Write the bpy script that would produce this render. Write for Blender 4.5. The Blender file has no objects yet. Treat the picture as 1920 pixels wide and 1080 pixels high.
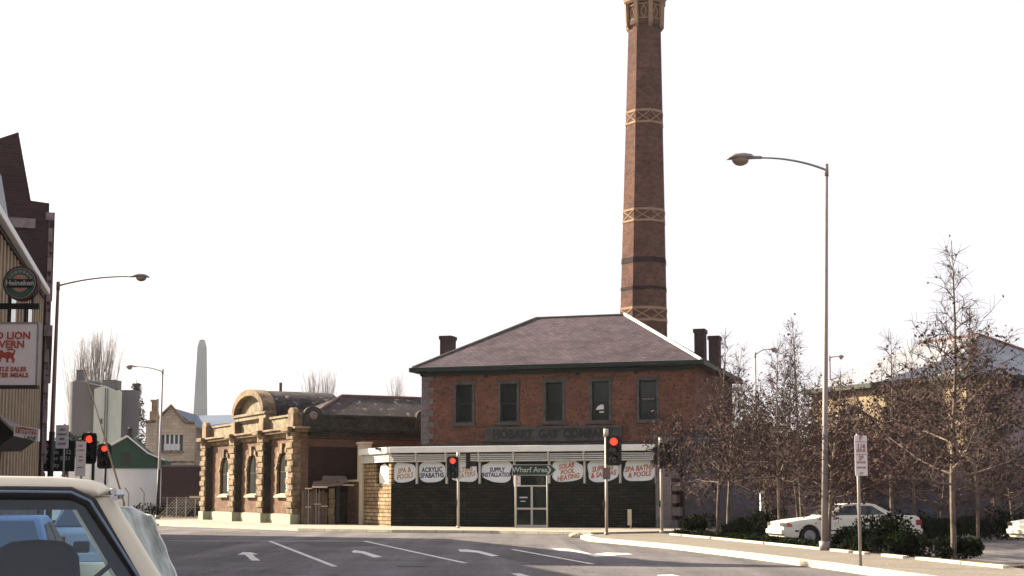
import bpy, bmesh, math, random
from mathutils import Matrix, Vector
R = math.radians
PI = math.pi
random.seed(7)
sc = bpy.context.scene
COL = sc.collection

# ---------------------------------------------------------------- camera, sky, sun, exposure
F = 2700.0; PITCH = math.atan(0.1); EYE = 1.6; PY0 = 660.0
cam_d = bpy.data.cameras.new('camera'); cam = bpy.data.objects.new('camera', cam_d); COL.objects.link(cam)
cam.location = (0, 0, EYE); cam.rotation_euler = (R(90) + PITCH, 0, 0)
cam_d.sensor_width = 36.0; cam_d.lens = 36.0 * F / 1920; cam_d.shift_y = 0.0625
cam_d.clip_start = 0.1; cam_d.clip_end = 6000
sc.camera = cam
SUN_EL = R(27); SUNV = Vector((-.883, .469, 0)) * math.cos(SUN_EL) + Vector((0, 0, math.sin(SUN_EL)))
w = bpy.data.worlds.new('World'); sc.world = w; w.use_nodes = True
nt = w.node_tree; nt.nodes.clear()
sky = nt.nodes.new('ShaderNodeTexSky'); sky.sky_type = 'NISHITA'; sky.sun_disc = False
sky.sun_elevation = SUN_EL; sky.sun_rotation = math.atan2(SUNV.x, SUNV.y)
sky.air_density = 1.2; sky.dust_density = 6.0; sky.ozone_density = 1.0
mixw = nt.nodes.new('ShaderNodeMix'); mixw.data_type = 'RGBA'; mixw.inputs[0].default_value = 0.6
mixw.inputs[7].default_value = (7.6, 7.3, 7.9, 1)
bg = nt.nodes.new('ShaderNodeBackground'); bg.inputs[1].default_value = 0.05
wo = nt.nodes.new('ShaderNodeOutputWorld')
nt.links.new(sky.outputs[0], mixw.inputs[6]); nt.links.new(mixw.outputs[2], bg.inputs[0]); nt.links.new(bg.outputs[0], wo.inputs[0])
sd = bpy.data.lights.new('sun', 'SUN'); sd.energy = 5.0; sd.angle = R(0.5); sd.color = (1.0, .86, .66)
so = bpy.data.objects.new('sun', sd); COL.objects.link(so); so.location = (-60, 40, 60)
so.rotation_euler = SUNV.to_track_quat('Z', 'Y').to_euler()
sc.view_settings.view_transform = 'Standard'; sc.view_settings.look = 'None'
sc.view_settings.gamma = 1.0; sc.view_settings.use_curve_mapping = False
sc.view_settings.exposure = 1.9

# ---------------------------------------------------------------- pixel helpers (photo pixels -> real places)
_c, _s = math.cos(PITCH), math.sin(PITCH)
def ray(px, py):
    a = (px - 960) / F; b = (PY0 - py) / F
    return Vector((a, _c - b * _s, _s + b * _c))
def at(px, py, Y):
    d = ray(px, py); t = Y / d.y
    return Vector((d.x * t, Y, EYE + d.z * t))
def gp(px, py, z=0.0):
    d = ray(px, py); t = (z - EYE) / d.z
    return Vector((d.x * t, d.y * t, z))

# ---------------------------------------------------------------- materials
AK = .7
def mat(name, col, rough=.85, noise=.25, scale=3.0, col2=None, metal=0, spec=.3, bump=0, fine=0, alpha=None, trans=0):
    col = tuple(c * AK for c in col)
    m = bpy.data.materials.new(name); m.use_nodes = True; t = m.node_tree; b = t.nodes['Principled BSDF']
    b.inputs['Roughness'].default_value = rough; b.inputs['Metallic'].default_value = metal
    b.inputs['Specular IOR Level'].default_value = spec
    tc = t.nodes.new('ShaderNodeTexCoord')
    n = t.nodes.new('ShaderNodeTexNoise'); n.inputs['Scale'].default_value = scale; n.inputs['Detail'].default_value = 6; n.inputs['Roughness'].default_value = .65
    t.links.new(tc.outputs['Object'], n.inputs['Vector'])
    r = t.nodes.new('ShaderNodeValToRGB'); r.color_ramp.elements[0].position = .33; r.color_ramp.elements[1].position = .68
    c2 = col2 or tuple(c * (1 + noise) for c in col); c1 = col if col2 else tuple(c * (1 - noise) for c in col)
    r.color_ramp.elements[0].color = (*c1, 1); r.color_ramp.elements[1].color = (*c2, 1)
    t.links.new(n.outputs['Fac'], r.inputs['Fac'])
    out = r.outputs['Color']
    if fine:
        n2 = t.nodes.new('ShaderNodeTexNoise'); n2.inputs['Scale'].default_value = fine; n2.inputs['Detail'].default_value = 3
        t.links.new(tc.outputs['Object'], n2.inputs['Vector'])
        mr = t.nodes.new('ShaderNodeMapRange'); mr.inputs[1].default_value = .3; mr.inputs[2].default_value = .7; mr.inputs[3].default_value = .72; mr.inputs[4].default_value = 1.28
        t.links.new(n2.outputs['Fac'], mr.inputs[0])
        mm = t.nodes.new('ShaderNodeVectorMath'); mm.operation = 'SCALE'
        t.links.new(out, mm.inputs[0]); t.links.new(mr.outputs[0], mm.inputs['Scale']); out = mm.outputs[0]
    t.links.new(out, b.inputs['Base Color'])
    if bump:
        bp = t.nodes.new('ShaderNodeBump'); bp.inputs['Strength'].default_value = bump; bp.inputs['Distance'].default_value = .02
        t.links.new(n.outputs['Fac'], bp.inputs['Height']); t.links.new(bp.outputs[0], b.inputs['Normal'])
    if alpha is not None: b.inputs['Alpha'].default_value = alpha
    if trans: b.inputs['Transmission Weight'].default_value = trans
    return m

def brick(name, c1, c2, mortar, bw=.24, bh=.086, ms=.012, blotch=.45, bscale=.8, rough=.9, dark=None, bias=0.0, offset=.5, patch=None, bump=.5):
    c1, c2, mortar = [tuple(c * AK for c in q) for q in (c1, c2, mortar)]
    m = bpy.data.materials.new(name); m.use_nodes = True; t = m.node_tree; b = t.nodes['Principled BSDF']
    b.inputs['Roughness'].default_value = rough; b.inputs['Specular IOR Level'].default_value = .15
    uv = t.nodes.new('ShaderNodeUVMap'); uv.uv_map = 'UVMap'
    br = t.nodes.new('ShaderNodeTexBrick'); br.offset = offset
    br.inputs['Color1'].default_value = (*c1, 1); br.inputs['Color2'].default_value = (*c2, 1); br.inputs['Mortar'].default_value = (*mortar, 1)
    br.inputs['Scale'].default_value = 1; br.inputs['Mortar Size'].default_value = ms; br.inputs['Brick Width'].default_value = bw; br.inputs['Row Height'].default_value = bh
    br.inputs['Bias'].default_value = bias; br.inputs['Mortar Smooth'].default_value = .2
    t.links.new(uv.outputs[0], br.inputs['Vector'])
    tc = t.nodes.new('ShaderNodeTexCoord'); n = t.nodes.new('ShaderNodeTexNoise'); n.inputs['Scale'].default_value = bscale; n.inputs['Detail'].default_value = 8; n.inputs['Roughness'].default_value = .7
    t.links.new(tc.outputs['Object'], n.inputs['Vector'])
    mr = t.nodes.new('ShaderNodeMapRange'); mr.inputs[1].default_value = .3; mr.inputs[2].default_value = .7; mr.inputs[3].default_value = 1 - blotch; mr.inputs[4].default_value = 1 + blotch * .7
    t.links.new(n.outputs['Fac'], mr.inputs[0])
    mm = t.nodes.new('ShaderNodeVectorMath'); mm.operation = 'SCALE'
    t.links.new(br.outputs['Color'], mm.inputs[0]); t.links.new(mr.outputs[0], mm.inputs['Scale']); out = mm.outputs[0]
    if patch:
        n3 = t.nodes.new('ShaderNodeTexNoise'); n3.inputs['Scale'].default_value = patch[1]; n3.inputs['Detail'].default_value = 5
        t.links.new(tc.outputs['Object'], n3.inputs['Vector'])
        m3 = t.nodes.new('ShaderNodeMapRange'); m3.inputs[1].default_value = patch[2]; m3.inputs[2].default_value = patch[2] + .08; m3.inputs[4].default_value = patch[3]
        t.links.new(n3.outputs['Fac'], m3.inputs[0])
        mx = t.nodes.new('ShaderNodeMix'); mx.data_type = 'RGBA'; mx.inputs[7].default_value = (*patch[0], 1)
        t.links.new(m3.outputs[0], mx.inputs[0]); t.links.new(out, mx.inputs[6]); out = mx.outputs[2]
    t.links.new(out, b.inputs['Base Color'])
    if bump:
        bp = t.nodes.new('ShaderNodeBump'); bp.inputs['Strength'].default_value = bump; bp.inputs['Distance'].default_value = .015; bp.invert = True
        t.links.new(br.outputs['Fac'], bp.inputs['Height']); t.links.new(bp.outputs[0], b.inputs['Normal'])
    return m

def glass(name, col, rough=.08, alpha=1.0):
    m = bpy.data.materials.new(name); m.use_nodes = True; b = m.node_tree.nodes['Principled BSDF']
    b.inputs['Base Color'].default_value = (*col, 1); b.inputs['Roughness'].default_value = rough; b.inputs['Specular IOR Level'].default_value = .5; b.inputs['Alpha'].default_value = alpha
    return m
def tintglass(name, col):
    m = bpy.data.materials.new(name); m.use_nodes = True; t = m.node_tree; t.nodes.clear(); o = t.nodes.new('ShaderNodeOutputMaterial')
    a = t.nodes.new('ShaderNodeBsdfTransparent'); a.inputs[0].default_value = (*col, 1); g_ = t.nodes.new('ShaderNodeBsdfGlossy'); g_.inputs['Roughness'].default_value = .03
    mx = t.nodes.new('ShaderNodeMixShader'); mx.inputs[0].default_value = .05; t.links.new(a.outputs[0], mx.inputs[1]); t.links.new(g_.outputs[0], mx.inputs[2]); t.links.new(mx.outputs[0], o.inputs[0]); return m
def emit(name, col, s):
    m = bpy.data.materials.new(name); m.use_nodes = True; b = m.node_tree.nodes['Principled BSDF']
    b.inputs['Base Color'].default_value = (*col, 1); b.inputs['Emission Color'].default_value = (*col, 1); b.inputs['Emission Strength'].default_value = s
    return m

M = dict(
    road=mat('asphalt', (.145, .133, .136), .9, .22, .35, fine=9, spec=.2),
    roadpatch=mat('asphalt_patch', (.115, .104, .1), .95, .2, .8, fine=10, spec=.15),
    ground=mat('dry_ground', (.13, .115, .085), .95, .3, .4, fine=4),
    path=mat('tan_footpath', (.23, .2, .16), .95, .14, 1.1, fine=14),
    concrete=mat('concrete', (.38, .345, .28), .9, .15, 2, fine=12),
    kerb=brick('painted_kerb', (.8, .74, .58), (.7, .64, .5), (.16, .14, .11), 1.25, 2.0, .012, .3, 1.6, bump=.3),
    paint=mat('road_paint', (.75, .72, .66), .8, .2, 2.5, fine=7),
    brick=brick('mottled_red_brick', (.29, .11, .062), (.16, .07, .05), (.15, .1, .08), .26, .1, .014, .4, 1.4, bias=-.1, patch=((.04, .028, .026), 6.5, .555, .85)),
    chim=brick('stack_brick', (.21, .094, .064), (.115, .058, .046), (.13, .088, .072), .28, .11, .012, .4, .9, patch=((.055, .036, .033), 4.2, .56, .75)),
    chimdark=brick('sooty_brick', (.05, .03, .028), (.035, .022, .02), (.04, .03, .03), .28, .11),
    darkbrick=brick('dark_brown_brick', (.05, .027, .021), (.035, .021, .018), (.04, .027, .022), .24, .09, .012, .5, .6),  # darker brown brick for the side wall
    cream=brick('cream_brick', (.44, .3, .19), (.36, .24, .15), (.3, .2, .14), .28, .11, .01, .15),
    brownbrick=brick('brown_brick', (.17, .085, .06), (.11, .06, .045), (.12, .08, .06), .24, .09, .012, .35, .6),
    purplebrick=brick('purple_brick', (.08, .045, .045), (.058, .035, .036), (.07, .045, .043), .24, .09, .012, .2, .6),
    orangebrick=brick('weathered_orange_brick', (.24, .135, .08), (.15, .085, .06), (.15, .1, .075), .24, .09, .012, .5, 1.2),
    shopbrick=brick('black_green_brick', (.034, .034, .025), (.018, .018, .014), (.01, .01, .009), .46, .15, .025, .5, .8, bump=.8),
    slate=brick('purple_slate', (.13, .095, .108), (.075, .055, .066), (.045, .034, .042), .3, .2, .02, .45, .8, rough=.8, bump=.3),
    mossroof=brick('lichened_roof', (.11, .09, .09), (.06, .05, .052), (.03, .028, .026), .3, .2, .02, .7, 1.6, patch=((.3, .25, .22), 2.2, .6, .8)),
    ironroof=mat('pale_sheet_iron', (.3, .31, .34), .6, .15, .5, fine=3),
    blueroof=mat('blue_grey_roof', (.1, .14, .21), .7, .1, .3),
    ashlar=brick('sandstone_ashlar', (.5, .36, .2), (.3, .2, .11), (.13, .09, .05), .85, .19, .03, .65, 1.8, bump=1),
    stone=mat('grey_dressed_stone', (.095, .087, .078), .9, .3, 2, fine=10),
    paststone=mat('pale_mauve_stone', (.19, .16, .16), .9, .2, 2, fine=10),
    sand=mat('weathered_sandstone', (.22, .155, .09), .9, .7, 1.3, fine=7, bump=.5),
    sandblk=brick('coursed_sandstone', (.62, .51, .39), (.47, .39, .3), (.34, .28, .21), .7, .32, .02, .25, .8),
    moss_shade_stone=mat('moss_and_shade_stone', (.045, .044, .035), .95, .45, 1.5, fine=6),  # moss on the side entablature; on the pier sides it is painted shade
    green_trim=mat('dark_green_paint', (.011, .022, .017), .6, .3, 2),
    greenwall=mat('green_weatherboard', (.018, .06, .038), .8, .15, 1.5),
    palegreen=mat('pale_green_render', (.4, .41, .29), .85, .12, 1), stained=mat('stained_cream_stone', (.26, .21, .135), .9, .5, 1.8, fine=7),
    white=mat('white_paint', (.95, .93, .87), .6, .06, 2, spec=.3),
    whitewall=mat('whitewashed_wall', (.72, .73, .75), .9, .08, .5),
    creampaint=mat('cream_paint', (.72, .62, .42), .7, .08, 1.5),
    louvre=mat('louvre_paint', (.6, .57, .52), .6, .1, 3),
    greywall=mat('blue_grey_render', (.1, .092, .108), .9, .15, .5, fine=5),
    mauvewall=mat('mauve_render', (.27, .2, .2), .9, .14, .6, fine=5),
    sunwall=mat('sunlit_tan_render', (.36, .27, .17), .9, .14, .6, fine=5),
    beige=mat('beige_sheet', (.72, .59, .4), .8, .15, 1.5),
    beige2=mat('brown_strip', (.36, .27, .18), .8, .15, 1.5),
    darkglass=glass('dark_window_glass', (.012, .018, .016), .12),
    dullglass=mat('shade_black_glass', (.004, .005, .005), .85, .3, 2, spec=.08),  # matte near-black colour stands in for deep shade in the arched windows
    black=mat('black_paint', (.014, .014, .013), .6, .2, 3),
    rubber=mat('tyre_rubber', (.02, .02, .02), .9, .1, 5),
    galv=mat('galvanised_steel', (.34, .3, .29), .6, .12, 3, metal=.2),
    postwhite=mat('cream_post_paint', (.6, .56, .47), .6, .08, 3),
    rustpole=mat('red_brown_pole', (.22, .12, .09), .7, .1, 3),
    signwhite=mat('sign_white', (.85, .77, .77), .7, .06, 3),
    signgreen=mat('sign_green', (.018, .05, .032), .6, .1, 2),
    dkgreensign=mat('dark_sign_green', (.012, .022, .015), .7, .1, 2),
    blob=mat('painted_blob', (.85, .9, .93), .8, .08, 2),
    navy=mat('navy_letters', (.05, .045, .11), .8, .1, 3),
    orange=mat('orange_letters', (.5, .16, .06), .8, .1, 3),
    tanletters=mat('tan_orange_letters', (.5, .3, .17), .8, .1, 3),
    redletter=mat('red_letters', (.5, .1, .06), .8, .1, 3),
    redband=mat('red_band', (.45, .09, .06), .7, .1, 3),
    pinkletter=mat('faded_red_letters', (.42, .16, .14), .8, .1, 3),
    maroon=mat('maroon_rim', (.09, .03, .03), .7, .1, 3),
    beergreen=mat('bottle_green', (.05, .12, .085), .7, .1, 3),
    pinkdisc=mat('faded_pink', (.5, .24, .2), .7, .1, 3),
    signlet=mat('sign_letters_white', (.5, .5, .47), .6, .04, 3),
    stoneletter=mat('dark_stone_letters', (.035, .04, .037), .8, .1, 3),
    redlamp=emit('red_signal_lens', (1.0, .045, .02), .6),
    bark=mat('pale_bark', (.2, .15, .115), .95, .7, 1.6, fine=9),
    twig=mat('twig_bark', (.07, .045, .042), .95, .3, 2),
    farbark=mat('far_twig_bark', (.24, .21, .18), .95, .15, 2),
    leaf=mat('brown_winter_leaf', (.095, .055, .05), .85, .5, .9, spec=.15),
    leaf2=mat('dull_olive_leaf', (.085, .062, .04), .85, .4, .9, spec=.15),
    bush=mat('dark_bush_leaf', (.018, .027, .013), .95, .6, 3, spec=.03),
    conif=mat('conifer_green', (.04, .055, .04), .9, .3, 1),
    carwhite=mat('white_car_paint', (.92, .88, .76), .3, .02, 1, spec=.6),
    carcream=mat('cream_car_paint', (1.0, .9, .7), .3, .03, 1, spec=.5),
    carblue=mat('grey_blue_car_paint', (.12, .18, .27), .3, .05, 1, spec=.6),
    bluegl=tintglass('blue_tinted_glass', (.55, .74, .95)),
    carglass=glass('car_glass', (.03, .04, .045), .08),
    chrome=mat('chrome', (.6, .6, .6), .25, .05, 3, metal=1),
    hub=mat('wheel_rim', (.3, .3, .3), .4, .1, 3, metal=.5),
    amber=mat('amber_lens', (.6, .17, .04), .4, .1, 3),
    redlens=mat('tail_lens', (.35, .03, .03), .4, .1, 3),
    seat=mat('charcoal_cloth', (.035, .032, .03), .95, .2, 8),
    steelgrey=mat('silo_steel', (.125, .115, .13), .75, .08, .3),
    silowhite=mat('silo_white', (.66, .68, .56), .8, .1, .3),
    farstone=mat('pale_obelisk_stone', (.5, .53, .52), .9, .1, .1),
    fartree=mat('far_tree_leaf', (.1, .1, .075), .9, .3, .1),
    wood=mat('weathered_timber', (.17, .12, .09), .9, .3, 3),
    grass=mat('rough_grass', (.17, .13, .07), .95, .4, 1.2, fine=8),
    skin=mat('skin', (.4, .22, .15), .7, .05, 3),
    soil=mat('garden_soil', (.07, .05, .035), .95, .3, 2, fine=8),
)
def wear(m, ang):
    t = m.node_tree; b = t.nodes['Principled BSDF']; src = b.inputs['Base Color'].links[0].from_socket
    tc = t.nodes.new('ShaderNodeTexCoord'); mp = t.nodes.new('ShaderNodeMapping'); mp.inputs['Rotation'].default_value = (0, 0, ang); mp.inputs['Scale'].default_value = (1.1, .045, 1)
    n = t.nodes.new('ShaderNodeTexNoise'); n.inputs['Scale'].default_value = 1.0; n.inputs['Detail'].default_value = 5
    t.links.new(tc.outputs['Object'], mp.inputs[0]); t.links.new(mp.outputs[0], n.inputs['Vector'])
    v = t.nodes.new('ShaderNodeTexVoronoi'); v.feature = 'DISTANCE_TO_EDGE'; v.inputs['Scale'].default_value = .16; v.inputs['Randomness'].default_value = 1
    nn = t.nodes.new('ShaderNodeTexNoise'); nn.inputs['Scale'].default_value = 1.3; nn.inputs['Detail'].default_value = 6
    ad = t.nodes.new('ShaderNodeVectorMath'); ad.operation = 'MULTIPLY_ADD'; ad.inputs[1].default_value = (1.6, 1.6, 1.6)
    t.links.new(tc.outputs['Object'], nn.inputs['Vector']); t.links.new(nn.outputs['Color'], ad.inputs[0]); t.links.new(tc.outputs['Object'], ad.inputs[2]); t.links.new(ad.outputs[0], v.inputs['Vector'])
    m1 = t.nodes.new('ShaderNodeMapRange'); m1.inputs[1].default_value = .35; m1.inputs[2].default_value = .65; m1.inputs[3].default_value = .7; m1.inputs[4].default_value = 1.22
    m2 = t.nodes.new('ShaderNodeMapRange'); m2.inputs[1].default_value = .0; m2.inputs[2].default_value = .012; m2.inputs[3].default_value = .5; m2.inputs[4].default_value = 1
    t.links.new(n.outputs['Fac'], m1.inputs[0]); t.links.new(v.outputs['Distance'], m2.inputs[0])
    mu = t.nodes.new('ShaderNodeMath'); mu.operation = 'MULTIPLY'; t.links.new(m1.outputs[0], mu.inputs[0]); t.links.new(m2.outputs[0], mu.inputs[1])
    sc_ = t.nodes.new('ShaderNodeVectorMath'); sc_.operation = 'SCALE'; t.links.new(src, sc_.inputs[0]); t.links.new(mu.outputs[0], sc_.inputs['Scale']); t.links.new(sc_.outputs[0], b.inputs['Base Color'])
wear(M['road'], -.23)
def sheetmat():
    m = bpy.data.materials.new('clear_plastic_sheet'); m.use_nodes = True; t = m.node_tree; b = t.nodes['Principled BSDF']
    tc = t.nodes.new('ShaderNodeTexCoord'); n = t.nodes.new('ShaderNodeTexNoise'); n.inputs['Scale'].default_value = 5; n.inputs['Detail'].default_value = 5; n.inputs['Distortion'].default_value = 1.5
    mp = t.nodes.new('ShaderNodeMapping'); mp.inputs['Scale'].default_value = (1, 1, .35)
    t.links.new(tc.outputs['Object'], mp.inputs[0]); t.links.new(mp.outputs[0], n.inputs['Vector'])
    r = t.nodes.new('ShaderNodeValToRGB'); r.color_ramp.elements[0].position = .35; r.color_ramp.elements[0].color = (.22, .25, .22, 1); r.color_ramp.elements[1].position = .66; r.color_ramp.elements[1].color = (.62, .66, .6, 1)
    t.links.new(n.outputs['Fac'], r.inputs[0]); t.links.new(r.outputs[0], b.inputs['Base Color'])
    b.inputs['Roughness'].default_value = .35; b.inputs['Alpha'].default_value = .8
    return m
M['sheet'] = sheetmat()

# ---------------------------------------------------------------- mesh builder
class MB:
    def __init__(s, T=None): s.v = []; s.f = []; s.T = T
    def add(s, vs, fs):
        o = len(s.v)
        for p in vs:
            p = Vector(p)
            s.v.append(s.T @ p if s.T else p)
        s.f += [tuple(i + o for i in f) for f in fs]
    def hexa(s, a, b):          # a, b: two quads (4 points each, same winding)
        s.add(list(a) + list(b), [(0, 1, 2, 3), (7, 6, 5, 4), (0, 4, 5, 1), (1, 5, 6, 2), (2, 6, 7, 3), (3, 7, 4, 0)])
    def box(s, x0, x1, y0, y1, z0, z1):
        s.hexa([(x0, y0, z0), (x1, y0, z0), (x1, y0, z1), (x0, y0, z1)], [(x0, y1, z0), (x1, y1, z0), (x1, y1, z1), (x0, y1, z1)])
    def prism(s, poly, d, axis='y'):   # poly of 3d points extruded by vector d
        d = Vector(d); n = len(poly); p = [Vector(q) for q in poly]
        s.add(p + [q + d for q in p], [tuple(range(n)), tuple(range(2 * n - 1, n - 1, -1))] + [(i, i + n, (i + 1) % n + n, (i + 1) % n) for i in range(n)])
    def tube(s, pts, rs, n=8, cap=True):
        pts = [Vector(p) for p in pts]; m = len(pts)
        if not hasattr(rs, '__len__'): rs = [rs] * m
        vs = []; prev = None
        for i, p in enumerate(pts):
            d = (pts[min(i + 1, m - 1)] - pts[max(i - 1, 0)]).normalized()
            a = d.orthogonal().normalized() if prev is None else (prev - d * prev.dot(d)).normalized()
            prev = a; b = d.cross(a)
            for k in range(n): vs.append(p + (a * math.cos(2 * PI * k / n) + b * math.sin(2 * PI * k / n)) * rs[i])
        fs = [(i * n + k, i * n + (k + 1) % n, (i + 1) * n + (k + 1) % n, (i + 1) * n + k) for i in range(m - 1) for k in range(n)]
        if cap: fs += [tuple(range(n))[::-1], tuple((m - 1) * n + k for k in range(n))]
        s.add(vs, fs)
    def lathe(s, prof, n=16, rot=0, c=(0, 0)):   # prof: (r, z)
        vs = []; m = len(prof)
        for r, z in prof:
            for k in range(n):
                a = rot + 2 * PI * k / n; vs.append((c[0] + r * math.cos(a), c[1] + r * math.sin(a), z))
        fs = [(i * n + k, i * n + (k + 1) % n, (i + 1) * n + (k + 1) % n, (i + 1) * n + k) for i in range(m - 1) for k in range(n)]
        fs += [tuple(range(n))[::-1], tuple((m - 1) * n + k for k in range(n))]
        s.add(vs, fs)
    def ball(s, c, r, n=10, m=6):
        c = Vector(c); r = Vector(r) if hasattr(r, '__len__') else Vector((r, r, r)); vs = []
        for i in range(m + 1):
            t = PI * i / m
            for k in range(n):
                a = 2 * PI * k / n; vs.append(c + Vector((r.x * math.sin(t) * math.cos(a), r.y * math.sin(t) * math.sin(a), r.z * math.cos(t))))
        s.add(vs, [(i * n + k, (i + 1) * n + k, (i + 1) * n + (k + 1) % n, i * n + (k + 1) % n) for i in range(m) for k in range(n)])
    def wall(s, L, H, T, ops, x0=0, z0=0):      # ops: (xa, xb, za, zb, arched)
        br = {x0, x0 + L}
        for xa, xb, za, zb, ar in ops:
            br |= {xa, xb}
            if ar: br |= {xa + (xb - xa) * k / 10 for k in range(11)}
        br = sorted(br)
        for a, b in zip(br, br[1:]):
            if b - a < 1e-5: continue
            segs = []; low = (z0, z0)
            for xa, xb, za, zb, ar in sorted(ops, key=lambda o: o[2]):
                if a >= xa - 1e-5 and b <= xb + 1e-5:
                    r = (xb - xa) / 2; c = (xa + xb) / 2
                    top = lambda x: (zb - r + math.sqrt(max(0, r * r - (x - c) ** 2))) if ar else zb
                    segs.append((low, (za, za))); low = (top(a), top(b))
            segs.append((low, (z0 + H, z0 + H)))
            for (l0, l1), (h0, h1) in segs:
                s.hexa([(a, 0, l0), (b, 0, l1), (b, 0, h1), (a, 0, h0)], [(a, T, l0), (b, T, l1), (b, T, h1), (a, T, h0)])
    def build(s, name, m, parent=None, loc=None, smooth=False, bevel=0, recalc=True):
        me = bpy.data.meshes.new(name); me.from_pydata([tuple(v) for v in s.v], [], s.f); me.materials.append(m)
        bm = bmesh.new(); bm.from_mesh(me)
        if recalc:
            bmesh.ops.remove_doubles(bm, verts=bm.verts, dist=1e-5) if len(bm.verts) < 4000 else None
            bmesh.ops.recalc_face_normals(bm, faces=bm.faces)
        ul = bm.loops.layers.uv.new('UVMap')
        if len(bm.faces) < 20000:
            for f in bm.faces:
                n = f.normal
                if abs(n.z) > .99 or n.length < .5: t = Vector((1, 0, 0)); b = Vector((0, 1, 0))
                else: t = Vector((0, 0, 1)).cross(n).normalized(); b = n.cross(t)
                for l in f.loops: l[ul].uv = (l.vert.co.dot(t), l.vert.co.dot(b))
                f.smooth = smooth
        bm.to_mesh(me); bm.free()
        o = bpy.data.objects.new(name, me); COL.objects.link(o)
        if parent: o.parent = parent
        if loc: o.location = loc
        if bevel:
            mo = o.modifiers.new('bevel', 'BEVEL'); mo.width = bevel; mo.segments = 3; mo.limit_method = 'ANGLE'; mo.angle_limit = R(35)
        return o
def thing(name, label, cat, loc=(0, 0, 0), rz=0, group=None):
    o = bpy.data.objects.new(name, None); COL.objects.link(o); o.location = loc; o.rotation_euler = (0, 0, rz); o.empty_display_size = .3
    return tag(o, label, cat, group)
def tag(o, label, cat, group=None, kind=None):
    if label: o['label'] = label
    if cat: o['category'] = cat
    if group: o['group'] = group
    if kind: o['kind'] = kind
    return o
def struct(o): o['kind'] = 'structure'; return o
def text(body, size, m, parent, loc, name='lettering', rot=(PI / 2, 0, 0), bold=.012, shear=0, align='CENTER', depth=.004, xs=1.0, tilt=0, line=1.0):
    cu = bpy.data.curves.new(name, 'FONT'); cu.body = body; cu.size = size; cu.offset = bold * size; cu.shear = shear; cu.align_x = align; cu.align_y = 'CENTER'
    cu.extrude = depth; cu.resolution_u = 2; cu.space_line = line
    t = bpy.data.objects.new(name, cu); COL.objects.link(t)
    bpy.context.view_layer.update()
    me = bpy.data.meshes.new_from_object(t.evaluated_get(bpy.context.evaluated_depsgraph_get()))
    bpy.data.objects.remove(t); bpy.data.curves.remove(cu)
    me.materials.clear(); me.materials.append(m)
    me.transform(Matrix.Rotation(tilt, 4, 'Z') @ Matrix.Diagonal((xs, 1, 1, 1)))
    o = bpy.data.objects.new(name, me); COL.objects.link(o); o.parent = parent; o.location = loc; o.rotation_euler = rot
    return o
def copy_tree(o, parent=None):
    c = o.copy(); COL.objects.link(c)
    if parent: c.parent = parent
    for ch in o.children: copy_tree(ch, c)
    return c

# ================================================================ THE GROUND
g = MB(); g.add([(-3000, -500, 0), (3000, -500, 0), (3000, 5000, 0), (-3000, 5000, 0)], [(0, 1, 2, 3)])
struct(g.build('ground', M['ground'], recalc=False))
def sheet(name, pts, z, m, kind=True):
    b = MB(); b.add([(p[0], p[1], z) for p in pts], [tuple(range(len(pts)))])
    o = b.build(name, m, recalc=False)
    if o.data.polygons[0].normal.z < 0: o.data.flip_normals()
    return struct(o) if kind else o
def slab(name, pts, z0, z1, m):
    b = MB(); b.prism([(p[0], p[1], z0) for p in pts], (0, 0, z1 - z0))
    return struct(b.build(name, m))
sheet('road', [(-70, -60), (60, -60), (60, 105), (-70, 105)], .004, M['road'])
# far footpath in front of the brick buildings
kf = [gp(40, 979, .12), gp(300, 982, .12), gp(560, 990.5, .12), gp(735, 993.5, .12), gp(935, 995, .12), gp(1110, 998, .12)]
kf += [Vector((7.6, 62.5, 0)), Vector((9.5, 66, 0)), Vector((10, 85, 0)), Vector((-30, 100, 0))]
slab('far_footpath', kf, 0, .12, M['concrete'])
kb = MB()
def kerbline(pts, z, wdt=.16, h=.135, inward=1):
    for a, b in zip(pts, pts[1:]):
        a = Vector((a[0], a[1], 0)); b = Vector((b[0], b[1], 0)); d = (b - a).normalized(); n = Vector((-d.y, d.x, 0)) * inward * wdt
        kb.prism([a + Vector((0, 0, 0)), b, b + n, a + n], (0, 0, h))
kerbline([p - Vector((0, .17, 0)) for p in kf[1:6]], 0, .16, .128, 1)
struct(kb.build('far_kerb', M['kerb']))
# right footpath
ok_ = [gp(1100, 1001.5, .13), gp(1090, 1004.5, .13), gp(1108, 1009, .13), gp(1250, 1021, .13), gp(1400, 1038, .13), gp(1560, 1058, .13), gp(1730, 1081, .13), gp(1900, 1106, .13), gp(2600, 1260, .13)]
ik = [gp(1255, 1000.5, .13), gp(1432, 1017, .13), gp(1600, 1034, .13), gp(1880, 1061, .13), gp(2100, 1086, .13)]
fp = [(p[0], p[1]) for p in ok_] + [(9, 2), (16, 2)] + [(p[0], p[1]) for p in reversed(ik)] + [(gp(1235, 999.5, .13)[0], gp(1235, 999.5, .13)[1])]
slab('right_footpath', fp, 0, .12, M['path'])
kb = MB()
for a, b in zip(ok_, ok_[1:]):
    a = Vector((a.x, a.y, 0)); b = Vector((b.x, b.y, 0)); d = (b - a).normalized(); n = Vector((-d.y, d.x, 0))
    kb.prism([a - n * .03, b - n * .03, b + n * .3, a + n * .3], (0, 0, .135))
struct(kb.build('right_kerb', M['kerb']))
kb = MB()
segs = [(1255, 1000.5, 1330, 1007), (1334, 1007.5, 1430, 1017), (1434, 1017.3, 1540, 1028), (1556, 1029.5, 1590, 1033), (1600, 1034, 1620, 1036), (1652, 1039, 1692, 1043), (1716, 1045, 1800, 1053.5), (1803, 1053.8, 1880, 1061)]
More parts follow.
